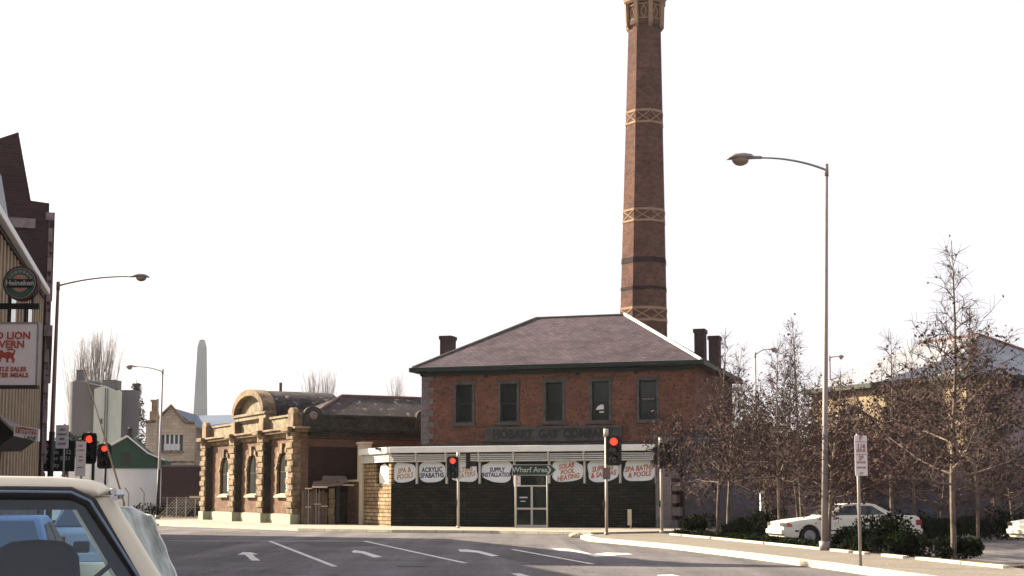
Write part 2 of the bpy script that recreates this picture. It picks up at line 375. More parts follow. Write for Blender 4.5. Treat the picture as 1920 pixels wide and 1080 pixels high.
for x0, y0, x1, y1 in segs:
    a = gp(x0, y0, .17); b = gp(x1, y1, .17); a.z = b.z = 0; d = (b - a).normalized(); n = Vector((-d.y, d.x, 0)) * .16
    kb.prism([a, b, b + n, a + n], (0, 0, .18))
struct(kb.build('garden_kerb', M['kerb']))
# bed and car park behind it
bed = [(p[0] + .15, p[1]) for p in ik[:4]] + [(ik[3].x + .8, ik[3].y + 1.0), (ik[2].x + 1.2, ik[2].y + 2.0), (ik[1].x + 1.1, ik[1].y + 2.2), (ik[0].x + 1.8, ik[0].y + 1.2)]
slab('garden_bed', bed, 0, .1, M['soil'])
struct(sheet('car_park', [(8.0, 64), (9.6, 50), (12.8, 33), (19, 20), (60, 20), (60, 66)], .009, M['road']))
# traffic island by the shop door (low kerb)
kb = MB(); a = gp(1108, 999.5, .1); b = gp(1235, 997, .1); a.z = b.z = 0; d = (b - a).normalized(); n = Vector((-d.y, d.x, 0))
kb.prism([a, b, b + n * .7, a + n * .7], (0, 0, .125)); struct(kb.build('island_kerb', M['concrete']))
# patches and covers in the road surface
for i, (px, py, w_, l_, mm) in enumerate([(640, 1020, 2.4, 5, 'roadpatch'), (1010, 1048, 1.6, 7, 'roadpatch'), (420, 1000, 3, 4, 'roadpatch')]):
    p = gp(px, py, 0); c_, s_ = math.cos(.23), math.sin(.23); q = []
    for a_, b_ in ((-1, -1), (1, -1), (1.05, .9), (-.95, 1)): q.append((p.x + c_ * a_ * w_ / 2 - s_ * b_ * l_ / 2, p.y + s_ * a_ * w_ / 2 + c_ * b_ * l_ / 2))
    struct(sheet('road_patch', q, .007, M[mm]))
for px, py in ((770, 1062), (1190, 1012)):
    p = gp(px, py, 0); m = MB(); m.lathe([(.33, .005), (.33, .013)], 20, 0, (p.x, p.y)); struct(m.build('manhole_cover', M['black']))
# left footpath
def lk(Y): return -9.9 - .235 * (Y - 32.5)
LP = [(lk(-20), -20), (lk(50), 50), (-15.6, 56), (-17.5, 60), (-21, 63), (-60, 66), (-60, -20)]
slab('left_footpath', LP, 0, .12, M['concrete'])
# road markings
def mark(pts):
    mk.add([(p.x, p.y, .009) for p in [gp(x, y, .009) for x, y in pts]], [tuple(range(len(pts)))])
def lane(x0, y0, x1, y1, wd=.14, name='lane_line'):
    a = gp(x0, y0, .009); b = gp(x1, y1, .009); d = (b - a).normalized(); n = Vector((-d.y, d.x, 0)) * wd / 2
    q = MB(); q.add([a - n, b - n, b + n, a + n], [(0, 1, 2, 3)]); o = q.build(name, M['paint'], recalc=False)
    if o.data.polygons[0].normal.z < 0: o.data.flip_normals()
    return o
for v in [(506, 1014.6, 628, 1062), (684, 1014.6, 872, 1055.5), (960, 1029.8, 1112, 1057.5)]: struct(lane(*v))
struct(lane(315, 1014, 700, 1014.4, .22, 'stop_line'))
for pts in [[(445, 1040), (456, 1035), (470, 1035.5), (485, 1039), (473, 1040), (488, 1051), (472, 1051), (459, 1040)],
            [(659, 1034.5), (664, 1031.2), (684, 1034), (717, 1044), (701, 1045.3), (677, 1037), (662, 1036)],
            [(859, 1030), (875, 1030), (900, 1033), (936, 1042), (922, 1043.2), (894, 1036), (862, 1034)],
            [(1034, 1028), (1066, 1029), (1084, 1032), (1112, 1039), (1137, 1036), (1175, 1037), (1187, 1039.3), (1159, 1040.3), (1147, 1042.3), (1116, 1043.5), (1075, 1034), (1047, 1032)],
            [(958, 1075), (975, 1075), (1000, 1082), (990, 1086), (966, 1078)], [(1232, 1078), (1262, 1077), (1290, 1084), (1240, 1086)]]:
    mk = MB(); mark(pts); o = mk.build('road_arrow', M['paint'], recalc=False)
    if o.data.polygons[0].normal.z < 0: o.data.flip_normals()
    struct(o)

# ================================================================ MAIN BUILDING (upper brick block) + shop front
FA = math.atan2(-.3, .954)
LW = Vector((-4.53, 72.3, 0))
def sx(px, off=0.0):        # photo column -> metres along the facade (off = metres in front of the brick wall)
    q = (px - 960) / (F / _c * 1.0)
    return (q * (LW.y - .954 * off) - LW.x + .3 * off) / (.954 + .3 * q)
gas = thing('gas_company_building', 'two storey red brick hall with purple slate hipped roof below the tall stack', 'building', LW, FA)
WX = [2.25, 4.58, 6.91, 9.24, 11.57]; W0, W1 = 5.12, 7.22
WL = 13.85; WD = 11.5; WH = 7.78
m = MB(); m.wall(WL, WH, .35, [(x - .42, x + .42, W0 + .12, W1 - .1, False) for x in WX])
m.T = Matrix.Translation((WL, 0, 0)) @ Matrix.Rotation(PI / 2, 4, 'Z'); m.wall(WD - .702, WH, .35, [], x0=.351)
m.T = Matrix.Translation((0.35, 0, 0)) @ Matrix.Rotation(PI / 2, 4, 'Z'); m.wall(WD - .702, WH, .35, [], x0=.351)
m.T = None; m.box(0, WL, WD - .35, WD, 0, WH)
m.build('wall', M['brick'], gas)
m = MB()                                   # quoins
for k in range(13):
    z = 4.15 + k * .29
    if z > WH - .3: break
    L = .62 if k % 2 else .4
    m.box(-.02, L, -.02, 0.0, z, z + .27); m.box(-.02, 0, 0, .4 if k % 2 else .6, z, z + .27)
m.build('quoins', M['paststone'], gas, bevel=.01)
for x in (3.4, 8.1, 11.0): m = MB(); m.box(x - .1, x + .1, -.012, 0, 7.45, 7.58); m.build('air_vent', M['black'], gas)
m = MB(); m.box(-.05, WL + .05, -.06, 0, 4.06, 4.2); m.build('string_course', M['stone'], gas)
for i, x in enumerate(WX):
    f = MB()
    f.box(x - .55, x - .42, -.05, .1, W0, W1); f.box(x + .42, x + .55, -.05, .1, W0, W1)
    f.box(x - .6, x + .6, -.06, .1, W1 - .1, W1 + .06); f.box(x - .62, x + .62, -.1, .1, W0 - .06, W0 + .12)
    wn = f.build('window', M['stone'], gas, bevel=.008)
    p = MB(); p.box(x - .42, x + .42, .16, .17, W0 + .12, W1 - .1); p.build('pane', M['darkglass'], wn)
    s_ = MB()
    for a in (-.42, .37): s_.box(x + a, x + a + .05, .1, .155, W0 + .12, W1 - .1)
    s_.box(x - .37, x + .37, .08, .155, 6.14, 6.2); s_.box(x - .37, x + .37, .1, .155, W0 + .12, W0 + .2); s_.box(x - .37, x + .37, .1, .155, W1 - .17, W1 - .1)
    s_.build('sash', M['green_trim'], wn)
    if i == 3:
        q = MB(); q.prism([(x - .28, .15, 5.75), (x + .12, .15, 5.78), (x + .12, .15, 5.98), (x + .02, .15, 6.02), (x - .18, .15, 5.93)], (0, -.01, 0)); q.box(x - .1, x + .12, .14, .15, 5.62, 5.68)
        q.build('paper_notice', M['white'], wn)
    if i == 4:
        q = MB(); q.box(x - .3, x + .3, .075, .08, 6.2, 6.26); q.build('sash_rail_patch', M['paststone'], wn)
# eave + gutter
m = MB(); e = .42; m.box(-e, WL + e, -e, WD + e, WH, WH + .08); m.build('soffit', M['black'], gas)
m = MB()
m.box(-e - .1, WL + e + .1, -e - .1, -e, WH + .0, WH + .22); m.box(WL + e, WL + e + .1, -e, WD + e, WH + .0, WH + .22); m.box(-e - .1, -e, -e, WD + e, WH, WH + .22); m.box(-e - .1, WL + e + .1, WD + e, WD + e + .1, WH, WH + .22)
m.box(-.05, WL + .05, -.16, 0, WH - .2, WH - .002)
m.build('gutter', M['green_trim'], gas, bevel=.02)
rz0, rz1 = WH + .18, 11.05
P = [(-e - .05, -e - .05, rz0), (WL + e + .05, -e - .05, rz0), (WL + e + .05, WD + e + .05, rz0), (-e - .05, WD + e + .05, rz0)]
RA, RB = (4.35, WD / 2, rz1), (WL - 4.7, WD / 2, rz1)
m = MB(); m.add(P + [RA, RB], [(0, 1, 5, 4), (1, 2, 5), (2, 3, 4, 5), (3, 0, 4), (3, 2, 1, 0)])
roof = m.build('roof', M['slate'], gas)
m = MB(); m.tube([Vector(RB) + Vector((0, 0, .04)), Vector(P[1]) + Vector((-.1, .1, .05))], .09, 6); m.build('hip_flashing', M['white'], roof)
m = MB(); m.tube([Vector(RA) + Vector((0, 0, .02)), Vector(RB) + Vector((0, 0, .02))], .07, 6); m.tube([Vector(RA) + Vector((0, 0, .02)), Vector(P[0]) + Vector((.1, .1, .04))], .09, 6); m.tube([Vector(RB) + Vector((0, 0, .02)), Vector(P[2]) + Vector((-.1, -.1, .04))], .07, 6); m.build('ridge_capping', M['stone'], roof)
def flue(lx, ly, w_, d_, top):
    m = MB(); m.box(lx - w_ / 2, lx + w_ / 2, ly - d_ / 2, ly + d_ / 2, 7.9, top - .2); m.box(lx - w_ / 2 - .05, lx + w_ / 2 + .05, ly - d_ / 2 - .05, ly + d_ / 2 + .05, top - .2, top); m.build('chimney', M['purplebrick'], roof)
def loc_of(px, py, Y):
    p = at(px, py, Y) - LW; p.z = at(px, py, Y).z
    c, s = math.cos(-FA), math.sin(-FA); return Vector((c * p.x - s * p.y, s * p.x + c * p.y, p.z))
a = loc_of(840, 631, 79.5); flue(a.x, a.y, .62, .9, a.z)
a = loc_of(1313, 618, 73.2); flue(a.x, a.y, .5, .8, a.z)
a = loc_of(1340, 631, 74.8); flue(a.x, a.y, .52, .8, a.z)
# stone name panel
x0, x1 = sx(910), sx(1168)
m = MB(); m.box(x0, x1, -.09, 0, 4.24, 4.98); nm = m.build('name_panel', M['stone'], gas, bevel=.02)
m = MB(); m.box(x0, x1, -.13, -.09, 4.86, 4.98); m.box(x0, x1, -.13, -.09, 4.24, 4.36); m.box(x0, x0 + .12, -.13, -.09, 4.36, 4.86); m.box(x1 - .12, x1, -.13, -.09, 4.36, 4.86)
m.build('moulding', M['stone'], nm, bevel=.01)
text('HOBART  GAS  COMPANY', .56, M['stoneletter'], nm, ((x0 + x1) / 2, -.1, 4.6), bold=.045, xs=.92)

# shop front
shop = thing('shop_front', 'single storey dark shopfront with louvred fascia and painted pool and spa signs', 'shop', LW, FA)
OFF = 1.0; SY = -OFF
S0, S1 = sx(733, OFF), sx(1230, OFF); ST = 4.02
bays = [sx(p, OFF) for p in (733, 781, 837, 899, 964, 1029.5, 1096, 1163, 1230)]
m = MB(); dx0, dx1 = bays[4] + .05, bays[5] - .05
m.T = Matrix.Translation((0, SY, 0)); m.wall(S1 - S0, 2.2, .3, [(dx0, dx1, -.01, 2.2, False)], x0=S0); m.T = None
m.build('wall', M['shopbrick'], shop)
m = MB(); m.box(S0, S1, SY + .12, SY + .25, 2.201, 3.36); m.build('shop_window', M['darkglass'], shop)
for b in bays[1:]: m = MB(); m.box(b - .045, b + .045, SY - .02, SY + .12, 2.2, 3.36); m.build('mullion', M['louvre'], shop)
m = MB(); m.box(S0, S1, SY - .28, SY - .06, ST - .3, ST); m.build('fascia', M['white'], shop, bevel=.03)
m = MB()
for k in range(4):
    z = ST - .37 - k * .095
    m.prism([(S0, SY - .06, z), (S0, SY - .18, z - .055), (S0, SY - .17, z - .07), (S0, SY - .04, z - .015)], (S1 - S0, 0, 0))
m.build('louvres', M['white'], shop)
m = MB()
for b in bays[1:-1]: m.box(b - .04, b + .04, SY - .2, SY - .05, 3.28, ST - .3)
m.box(S0, S1, SY - .1, SY - .04, 3.26, 3.31); m.build('louvre_brackets', M['louvre'], shop)
m = MB(); m.box(S0, S1, SY - .035, SY + .3, 3.361, ST); m.build('louvre_backing', M['black'], shop)
m = MB(); m.box(S0 - 1.0, S1 + .9, SY + .3, -.01, 3.9, 4.0); m.build('flat_roof', M['stone'], shop)
# door
d = MB()
for a in (dx0, dx1 - .07): d.box(a, a + .07, SY + .02, SY + .12, 0, 2.75)
d.box(dx0 + .07, dx1 - .07, SY + .02, SY + .12, 2.05, 2.12); d.box((dx0 + dx1) / 2 - .05, (dx0 + dx1) / 2 + .05, SY + .02, SY + .12, .12, 2.05)
d.box(dx0 + .07, dx1 - .07, SY + .03, SY + .11, .12, .22)
for a, b in ((dx0 + .07, (dx0 + dx1) / 2 - .05), ((dx0 + dx1) / 2 + .05, dx1 - .07)): d.box(a, b, SY + .03, SY + .11, .95, 1.04)
dr = d.build('double_door', M['louvre'], shop)
d = MB(); d.box(dx0 + .07, dx1 - .07, SY + .07, SY + .075, .22, 2.05); d.box(dx0 + .07, dx1 - .07, SY + .07, SY + .075, 2.12, 2.2); d.build('pane', M['darkglass'], dr)
d = MB(); d.box(dx0 + .2, dx0 + .6, SY + .06, SY + .068, 1.5, 1.56); d.box(dx0 + .25, dx0 + .5, SY + .06, SY + .068, 1.33, 1.37); d.build('opening_hours_notice', M['whitewall'], dr)
# painted blobs
def blob(pxa, pxb, z0, z1, txt, col, seed, size, tilt=0, shear=0, parent=None, y=None, bump_=.07):
    rnd = random.Random(seed); xa, xb = sx(pxa, OFF), sx(pxb, OFF); cx, cz = (xa + xb) / 2, (z0 + z1) / 2 + .05; hw, hz = (xb - xa) / 2, (z1 - z0) / 2
    ph = [rnd.uniform(0, 6.28) for _ in range(3)]; pts = []
    for k in range(48):
        a = 2 * PI * k / 48; ex = .72
        r = 1 + bump_ * math.sin(3 * a + ph[0]) + bump_ * .6 * math.sin(5 * a + ph[1]) * (math.sin(a) > -.3)
        X = cx + hw * math.copysign(abs(math.cos(a)) ** ex, math.cos(a)) * min(1.02, r); Z = cz + hz * math.copysign(abs(math.sin(a)) ** ex, math.sin(a)) * r
        pts.append((X, SY + .118, max(z0, min(z1 + .05, Z))))
    b = MB(); b.prism(pts, (0, -.008, 0)); o = b.build('painted_sign', M['blob'], shop)
    text(txt, size * .86, col, o, (cx, SY + .105, (z0 + z1) / 2), tilt=tilt, shear=shear, bold=.035, line=.85, depth=.003, xs=.82)
blob(735, 778, 2.22, 3.2, 'SPA &\nPOOLS', M['tanletters'], 3, .4, .15, .2)
blob(783.5, 833, 2.22, 3.26, 'ACRYLIC\nSPABATHS', M['navy'], 4, .38, .03, 0, bump_=.03)
blob(843, 895, 2.22, 3.26, 'FILTERS\nHEATERS', M['tanletters'], 5, .38, .16, .2)
blob(902, 960, 2.22, 3.26, 'SUPPLY\nINSTALLATION', M['navy'], 6, .33, .0, 0, bump_=.1)
blob(1033, 1092, 2.22, 3.28, 'SOLAR\nPOOL\nHEATING', M['orange'], 7, .37, .16, .3)
blob(1100, 1159, 2.22, 3.3, 'SUPPLIES\n& SAUNAS', M['orange'], 8, .38, .14, .3)
blob(1168, 1227, 2.22, 3.28, 'SPA BATHS\n& POOLS', M['orange'], 9, .39, .1, .3)
# sunlit return wall, pilaster, corner piece
def w2l(p):
    d = Vector((p[0], p[1], 0)) - LW; c, s = math.cos(-FA), math.sin(-FA); return Vector((c * d.x - s * d.y, s * d.x + c * d.y, 0))
A = Vector((S0, SY, 0)); Bp = w2l((-7.72, 75.4)); d_ = (Bp - A).normalized(); Lr = (Bp - A).length
TR = Matrix.Translation(A) @ Matrix.Rotation(math.atan2(d_.y, d_.x), 4, 'Z')
fl = Matrix.Diagonal((1, -1, 1, 1))
m = MB(TR @ fl); m.wall(Lr, 3.3, .3, [(.35, 2.2, 2.2, 3.3, False)]); m.build('side_wall', M['ashlar'], shop)
m = MB(TR @ fl); m.box(.35, 2.2, .1, .12, 2.2, 3.3); sw = m.build('side_window', M['darkglass'], shop)
m = MB(TR @ fl); m.prism([(.5, .095, 2.22), (1.9, .095, 2.22), (2.0, .095, 2.7), (1.7, .095, 3.15), (1.1, .095, 3.22), (.6, .095, 3.0), (.45, .095, 2.6)], (0, -.008, 0)); m.build('painted_sign', M['white'], sw)
m = MB(TR @ fl); m.box(-.02, Lr + .1, -.28, -.02, ST - .3, ST); m.box(0, Lr, -.04, .2, 3.301, ST - .3)
for k in range(4): m.box(0, Lr, -.14, -.04, ST - .44 - k * .095, ST - .385 - k * .095)
m.build('side_fascia', M['white'], shop)
m = MB(TR @ fl); m.box(Lr, Lr + .75, -.12, .4, 0, 4.3); m.box(Lr - .05, Lr + .8, -.18, .45, 4.3, 4.42); m.build('pilaster', M['creampaint'], shop, bevel=.02)
m = MB(); x = S1
m.box(x, x + .75, SY - .12, .0, 0, 4.15); m.box(x - .06, x + .85, SY - .2, .1, 4.15, 4.45)
for k in range(7): m.box(x + .75, x + (1.15 if k % 2 else .98), SY - .04, -.02, k * .58 + .1, k * .58 + .5)
m.build('corner_pier', M['paststone'], shop, bevel=.02)

# tall stack
CY = 86.0; cb = at(1202, 585, CY); ct = at(1204, 50, CY)
stk = thing('chimney_stack', 'tall tapering octagonal brick smokestack with cream lattice bands', 'chimney', (cb.x, CY, 0), 0)
rot = R(-90 - 32); pxm = F / (CY * _c)
def zat(py): return at(1203, py, CY).z
def rad(z): # radius of octagon corners
    zb, zt = zat(580), zat(50); rb, rt = 45.0 / F * CY, 31.5 / F * CY * 1.015
    return (rb + (rt - rb) * (z - zb) / (zt - zb)) * 1.02
lean = (ct.x - cb.x) / (ct.z - cb.z)
def oct_(mb, prof):
    n = 8; vs = []
    for r, z in prof:
        for k in range(n): a = rot + 2 * PI * k / n; vs.append((r * math.cos(a) + lean * z, r * math.sin(a), z))
    L = len(prof); mb.add(vs, [(i * n + k, i * n + (k + 1) % n, (i + 1) * n + (k + 1) % n, (i + 1) * n + k) for i in range(L - 1) for k in range(n)] + [tuple(range(n))[::-1], tuple((L - 1) * n + k for k in range(n))])
zc = zat(52)
m = MB(); oct_(m, [(rad(0), 0), (rad(zc), zc)]); m.build('shaft', M['chim'], stk)
def bandring(z0, z1, pr, mt, name='band'):
    m = MB(); oct_(m, [(rad(z0) + pr, z0), (rad(z1) + pr, z1)]); return m.build(name, mt, stk)
def facept(k, u, z, pr):   # u in 0..1 along face k
    r = rad(z) + pr; a0 = rot + 2 * PI * k / 8; a1 = a0 + 2 * PI / 8
    p0 = Vector((r * math.cos(a0), r * math.sin(a0), 0)); p1 = Vector((r * math.cos(a1), r * math.sin(a1), 0)); p = p0.lerp(p1, u); return Vector((p.x + lean * z, p.y, z))
def lattice(y0, y1):
    z1, z0 = zat(y0), zat(y1); h = z1 - z0; t = h * .17
    bandring(z1 - t, z1, .035, M['cream'], 'cream_band'); bandring(z0, z0 + t, .035, M['cream'], 'cream_band')
    m = MB(); za, zb = z0 + t, z1 - t
    for k in range(8):
        for u0, u1 in ((0, 1), (1, 0)):
            s = .11
            m.prism([facept(k, max(0, min(1, u)), z, .004) for u, z in ((u0, za), (u0 + (s if u0 < .5 else -s), za), (u1, zb), (u1 - (s if u0 < .5 else -s), zb))], (facept(k, .5, za, .03) - facept(k, .5, za, .004)))
    m.build('lattice', M['cream'], stk)
for a, b in ((212, 238), (396, 421), (579, 606)): lattice(a, b)
bandring(zat(497), zat(487), .03, M['chimdark'], 'iron_strap'); bandring(zat(547), zat(541), .03, M['chimdark'], 'iron_strap')
# cap
z0, z1 = zat(55), zat(12); 
m = MB(); rr = rad(zc); oct_(m, [(rr + .02, z0), (rr + .1, z0 + .1), (rr + .1, z0 + .35), (rr + .03, z0 + .4), (rr + .03, z1 - .1), (rr + .1, z1 + .05)]); cap = m.build('cap', M['chim'], stk)
m = MB()
for k in range(8):
    for u in (0,):
        a = rot + 2 * PI * k / 8; c = Vector((math.cos(a), math.sin(a), 0)); t_ = Vector((-c.y, c.x, 0)) * .12
        base = c * (rr + .02) + Vector((lean * z0, 0, 0)); 
        m.hexa([base - t_ + Vector((0, 0, z0 - .1)), base + t_ + Vector((0, 0, z0 - .1)), base + t_ + c * .14 + Vector((0, 0, z0 + .1)), base - t_ + c * .14 + Vector((0, 0, z0 + .1))],
               [base - t_ + Vector((0, 0, z1)), base + t_ + Vector((0, 0, z1)), base + t_ + c * .19 + Vector((0, 0, z1)), base - t_ + c * .19 + Vector((0, 0, z1))])
m.build('cap_ribs', M['cream'], cap)
m = MB()
for k in range(8):   # diamond panels
    r = (rr + .03); a0 = rot + 2 * PI * k / 8; a1 = a0 + 2 * PI / 8
    p0 = Vector((r * math.cos(a0), r * math.sin(a0), 0)); p1 = Vector((r * math.cos(a1), r * math.sin(a1), 0)); c = (p0 + p1) / 2; t_ = (p1 - p0).normalized(); n_ = c.normalized(); zc2 = (z0 + z1) / 2 + .1; c = c + Vector((lean * zc2, 0, 0))
    for s1, s2 in (((-.17, 0), (0, .42)), ((0, .42), (.17, 0)), ((.17, 0), (0, -.42)), ((0, -.42), (-.17, 0))):
        pa = c + t_ * s1[0] + Vector((0, 0, zc2 + s1[1])); pb = c + t_ * s2[0] + Vector((0, 0, zc2 + s2[1])); m.tube([pa + n_ * .01, pb + n_ * .01], .045, 4)
    for zz in (z0 + .42, z1 - .14):
        m.tube([c + t_ * -.35 + Vector((0, 0, zz)) + n_ * .01, c + t_ * .35 + Vector((0, 0, zz)) + n_ * .01], .05, 4)
m.build('diamond_tiles', M['cream'], cap)
m = MB(); oct_(m, [(rr + .2, z1), (rr + .3, z1 + .12), (rr + .3, z1 + .3)]); m.build('crown_mould', M['cream'], cap)
m = MB(); oct_(m, [(rr + .26, z1 + .3), (rr + .42, z1 + .6), (rr + .48, z1 + 1.0), (rr + .3, z1 + 1.4), (rr + .1, z1 + 2.6)]); m.build('crown', M['chimdark'], cap)

# ================================================================ ARCHED SANDSTONE BUILDING
UA = math.atan2(.46, .888); AO = Vector((-11.12, 76.1, 0))
arc = thing('arched_gasworks_building', 'ornate sandstone and brick building with three arched windows and round pediment', 'building', AO, UA)
SW = Matrix(((0, 1, 0, 0), (1, 0, 0, 0), (0, 0, 1, 0), (0, 0, 0, 1)))   # (a, d, z) -> (x=d, y=a)
AL = 17.9; PD = .46
wins = [2.8, 8.35, 13.95]
m = MB(SW); m.wall(AL, 4.75, .4, [(c - .95, c + .95, 1.7, 4.05, True) for c in wins]); m.build('wall', M['orangebrick'], arc)
for c in wins:
    f = MB(SW)                                 # stone architrave with keystone
    for k in range(10):
        a0, a1 = PI * k / 10 + .02, PI * (k + 1) / 10 - .02; r0, r1 = .95, 1.14 if k % 2 else 1.24; zc_ = 3.1
        f.prism([(c + r0 * math.cos(a0), -.1, zc_ + r0 * math.sin(a0)), (c + r1 * math.cos(a0), -.1, zc_ + r1 * math.sin(a0)), (c + r1 * math.cos(a1), -.1, zc_ + r1 * math.sin(a1)), (c + r0 * math.cos(a1), -.1, zc_ + r0 * math.sin(a1))], (0, .12, 0))
    f.box(c - .17, c + .17, -.2, 0, 3.9, 4.45)
    for s in (-1, 1):
        for k in range(4): f.box(min(c + s * .95, c + s * (1.1 + .1 * (k % 2))), max(c + s * .95, c + s * (1.1 + .1 * (k % 2))), -.1, .02, 1.72 + k * .34, 2.02 + k * .34)
        f.box(min(c + s * .95, c + s * 1.3), max(c + s * .95, c + s * 1.3), -.14, .02, 3.06, 3.2)
    wn = f.build('window', M['sand'], arc, bevel=.02)
    f = MB(SW); f.prism([(c - 1.1, -.22, 1.52), (c + 1.1, -.22, 1.52), (c + 1.1, -.22, 1.6), (c - 1.1, -.22, 1.6)], (0, .22, 0)); f.hexa([(c - .95, -.2, 1.6), (c + .95, -.2, 1.6), (c + .95, .35, 1.6), (c - .95, .35, 1.6)], [(c - .95, -.2, 1.64), (c + .95, -.2, 1.64), (c + .95, .35, 1.86), (c - .95, .35, 1.86)]); f.build('sill', M['palegreen'], wn)
    f = MB(SW); f.box(c - .96, c + .96, .06, .07, 1.6, 4.1); f.build('pane', M['dullglass'], wn)
    f = MB(SW); f.box(c - .02, c + .02, .035, .055, 1.7, 3.9); f.box(c - .93, c + .93, .04, .055, 2.9, 2.94); f.build('mullion', M['green_trim'], wn)
    if c != wins[1]:
        f = MB(SW)
        for k in range(9): f.box(c - .9, c - .45, -.02, .02, 1.9 + k * .13, 1.98 + k * .13)
        f.build('louvre_shutter', M['white'], wn)
# piers with block courses
piers = [(-.0, .95), (5.15, 6.05), (10.65, 11.55), (16.95, 17.9)]
for a, b in piers:
    m = MB(SW)
    for k in range(13):
        z = .66 + k * .315; e_ = .07 if k % 2 else 0
        m.box(a - (e_ if a > 0 else 0), b + e_, -PD - e_, -PD + .16 if a > 0 else .0, z, z + .3)
    pr_ = m.build('pier', M['sand'], arc, bevel=.03)
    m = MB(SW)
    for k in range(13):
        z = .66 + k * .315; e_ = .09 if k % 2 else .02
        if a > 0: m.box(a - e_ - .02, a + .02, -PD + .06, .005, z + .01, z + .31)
    m.box(a + .03, b - .04, -PD + .12, .01, 0, 4.75); m.build('core', M['moss_shade_stone'], pr_)  # pier sides coloured near-black to stand in for shade
m = MB(SW); m.box(0.02, AL, -.1, 0, 0, .64)
for a, b in piers: m.box(a - .06 if a > 0 else -.02, b + .06, -PD - .1, -.1, 0, .64)
m.build('plinth', M['palegreen'], arc, bevel=.02)
# entablature: frieze, cornice, parapet
def run(mb, z0, z1, pr, side=False):      # along both visible sides
    if not side: mb.box(-pr, .3, -pr, AL + pr * .5, z0, z1)
    else: mb.box(.3, 20, -pr, .3, z0, z1)
m = MB(); run(m, 4.75, 4.98, .12)
for a, b in piers: m.box(-PD - .05, -.12, a - .05, b + .05, 4.6, 4.98)
m.build('frieze', M['sand'], arc); m = MB(); run(m, 4.75, 4.98, .12, True); run(m, 4.98, 5.12, .42, True); run(m, 5.12, 5.24, .55, True); m.build('side_cornice', M['moss_shade_stone'], arc)
m = MB(); run(m, 4.98, 5.12, .42); run(m, 5.12, 5.24, .55)
for a, b in piers: m.box(-PD - .35, -.55, a - .1, b + .1, 4.99, 5.235)
m.build('cornice', M['sand'], arc, bevel=.03)
m = MB(); m.box(-.05, .3, 0, AL, 5.24, 5.86); m.box(-.14, .34, -.05, AL, 5.861, 5.98); m.build('parapet', M['stained'], arc)
m = MB(); m.box(.3, 20, -.05, .3, 5.24, 5.8); m.box(.34, 20, -.16, .34, 5.801, 5.92); m.build('side_parapet', M['moss_shade_stone'], arc)
m = MB()
for a, b in piers:
    m = MB(); m.box(-.45, .36, a + .05, b - .05, 5.24, 5.95)
    if a < 1 or a > 16: m.prism([(-.45, (a + b) / 2 + .5 * math.cos(t), 5.95 + .32 * math.sin(t)) for t in [PI * k / 10 for k in range(11)]], (.3, 0, 0))
    m.build('parapet_pedestal', M['sand'], arc, bevel=.02)
# pediment
c = 8.35; hw = 3.05
m = MB(); m.box(-.3, .35, c - hw, c + hw, 5.982, 6.22); m.box(-.4, .3, c - hw - .12, c + hw + .12, 6.22, 6.36)
arcp = lambda r, h, n=20: [(c + r * math.cos(PI * k / n), 6.36 + h * math.sin(PI * k / n)) for k in range(n + 1)]
m.prism([(0, y, z) for y, z in arcp(2.7, 1.1)], (.3, 0, 0)); m.build('pediment', M['stained'], arc)
m = MB(); o_, i_ = arcp(hw, 1.38), arcp(hw - .42, 1.02)
for k in range(20): m.hexa([(-.45, *o_[k]), (-.45, *o_[k + 1]), (-.45, *i_[k + 1]), (-.45, *i_[k])], [(.3, *o_[k]), (.3, *o_[k + 1]), (.3, *i_[k + 1]), (.3, *i_[k])])
m.build('pediment_arch_moulding', M['sand'], arc)
m = MB(); o_ = arcp(hw - .05, 1.33); m.prism([(.3, *p) for p in o_], (4.0, 0, 0)); m.box(.3, 4.3, c - hw + .05, c + hw - .05, 5.2, 6.36); br_ = m.build('barrel_roof', M['mossroof'], arc)
m = MB(); m.tube([(1.5, c - .2, 7.5), (1.5, c - .2, 8.2)], .09, 6); m.build('vent_pipe', M['stone'], br_)
# hipped roof
m = MB(); y1 = 7.1; rz = 7.2; b0 = 5.65
m.add([(.3, .3, b0), (20, .3, b0), (20, y1, b0), (.3, y1, b0), (3.6, 3.6, rz), (20, 3.6, rz)], [(0, 1, 5, 4), (2, 3, 4, 5), (3, 0, 4), (0, 3, 2, 1), (1, 2, 5)]); rf = m.build('hip_roof', M['mossroof'], arc)
m = MB(); m.tube([(3.6, 3.6, rz + .03), (.35, .35, b0 + .05)], .08, 6); m.tube([(3.6, 3.6, rz + .03), (20, 3.6, rz + .03)], .08, 6); m.build('ridge_capping', M['rustpole'], rf)
# side wall
m = MB(); m.wall(19.6, 4.75, .35, [(4.1, 6.6, 1.0, 3.7, True)], x0=.4); m.build('side_wall', M['darkbrick'], arc)
m = MB(); m.box(.0, .4, .001, .3, 0, 4.75); m.box(.4, 20, -.05, 0, 4.2, 4.62); m.box(.4, 20, -.05, 0, 4.66, 4.748); m.build('side_band', M['brownbrick'], arc)
m = MB(); m.box(4.0, 6.7, .3, .31, .9, 3.8); m.build('side_arch_glass', M['darkglass'], arc)
m = MB(); m.box(.02, 3, -.08, 0, 0, 1.8)
m.build('side_plinth', M['moss_shade_stone'], arc)
for xx in (.55, 7.0):
    m = MB(); m.box(xx - .5, xx + .5, -.28, -.05, 5.24, 5.9); m.prism([(xx + .5 * math.cos(t), -.28, 5.9 + .42 * math.sin(t)) for t in [PI * k / 10 for k in range(11)]], (0, .3, 0)); m.lathe([(.0, 0)], 3) if 0 else None
    pc = m.build('parapet_medallion', M['moss_shade_stone'], arc)
    m = MB(); m.tube([(xx, -.33, 5.85), (xx, -.28, 5.85)], .22, 14); m.build('disc', M['mauvewall'], pc)
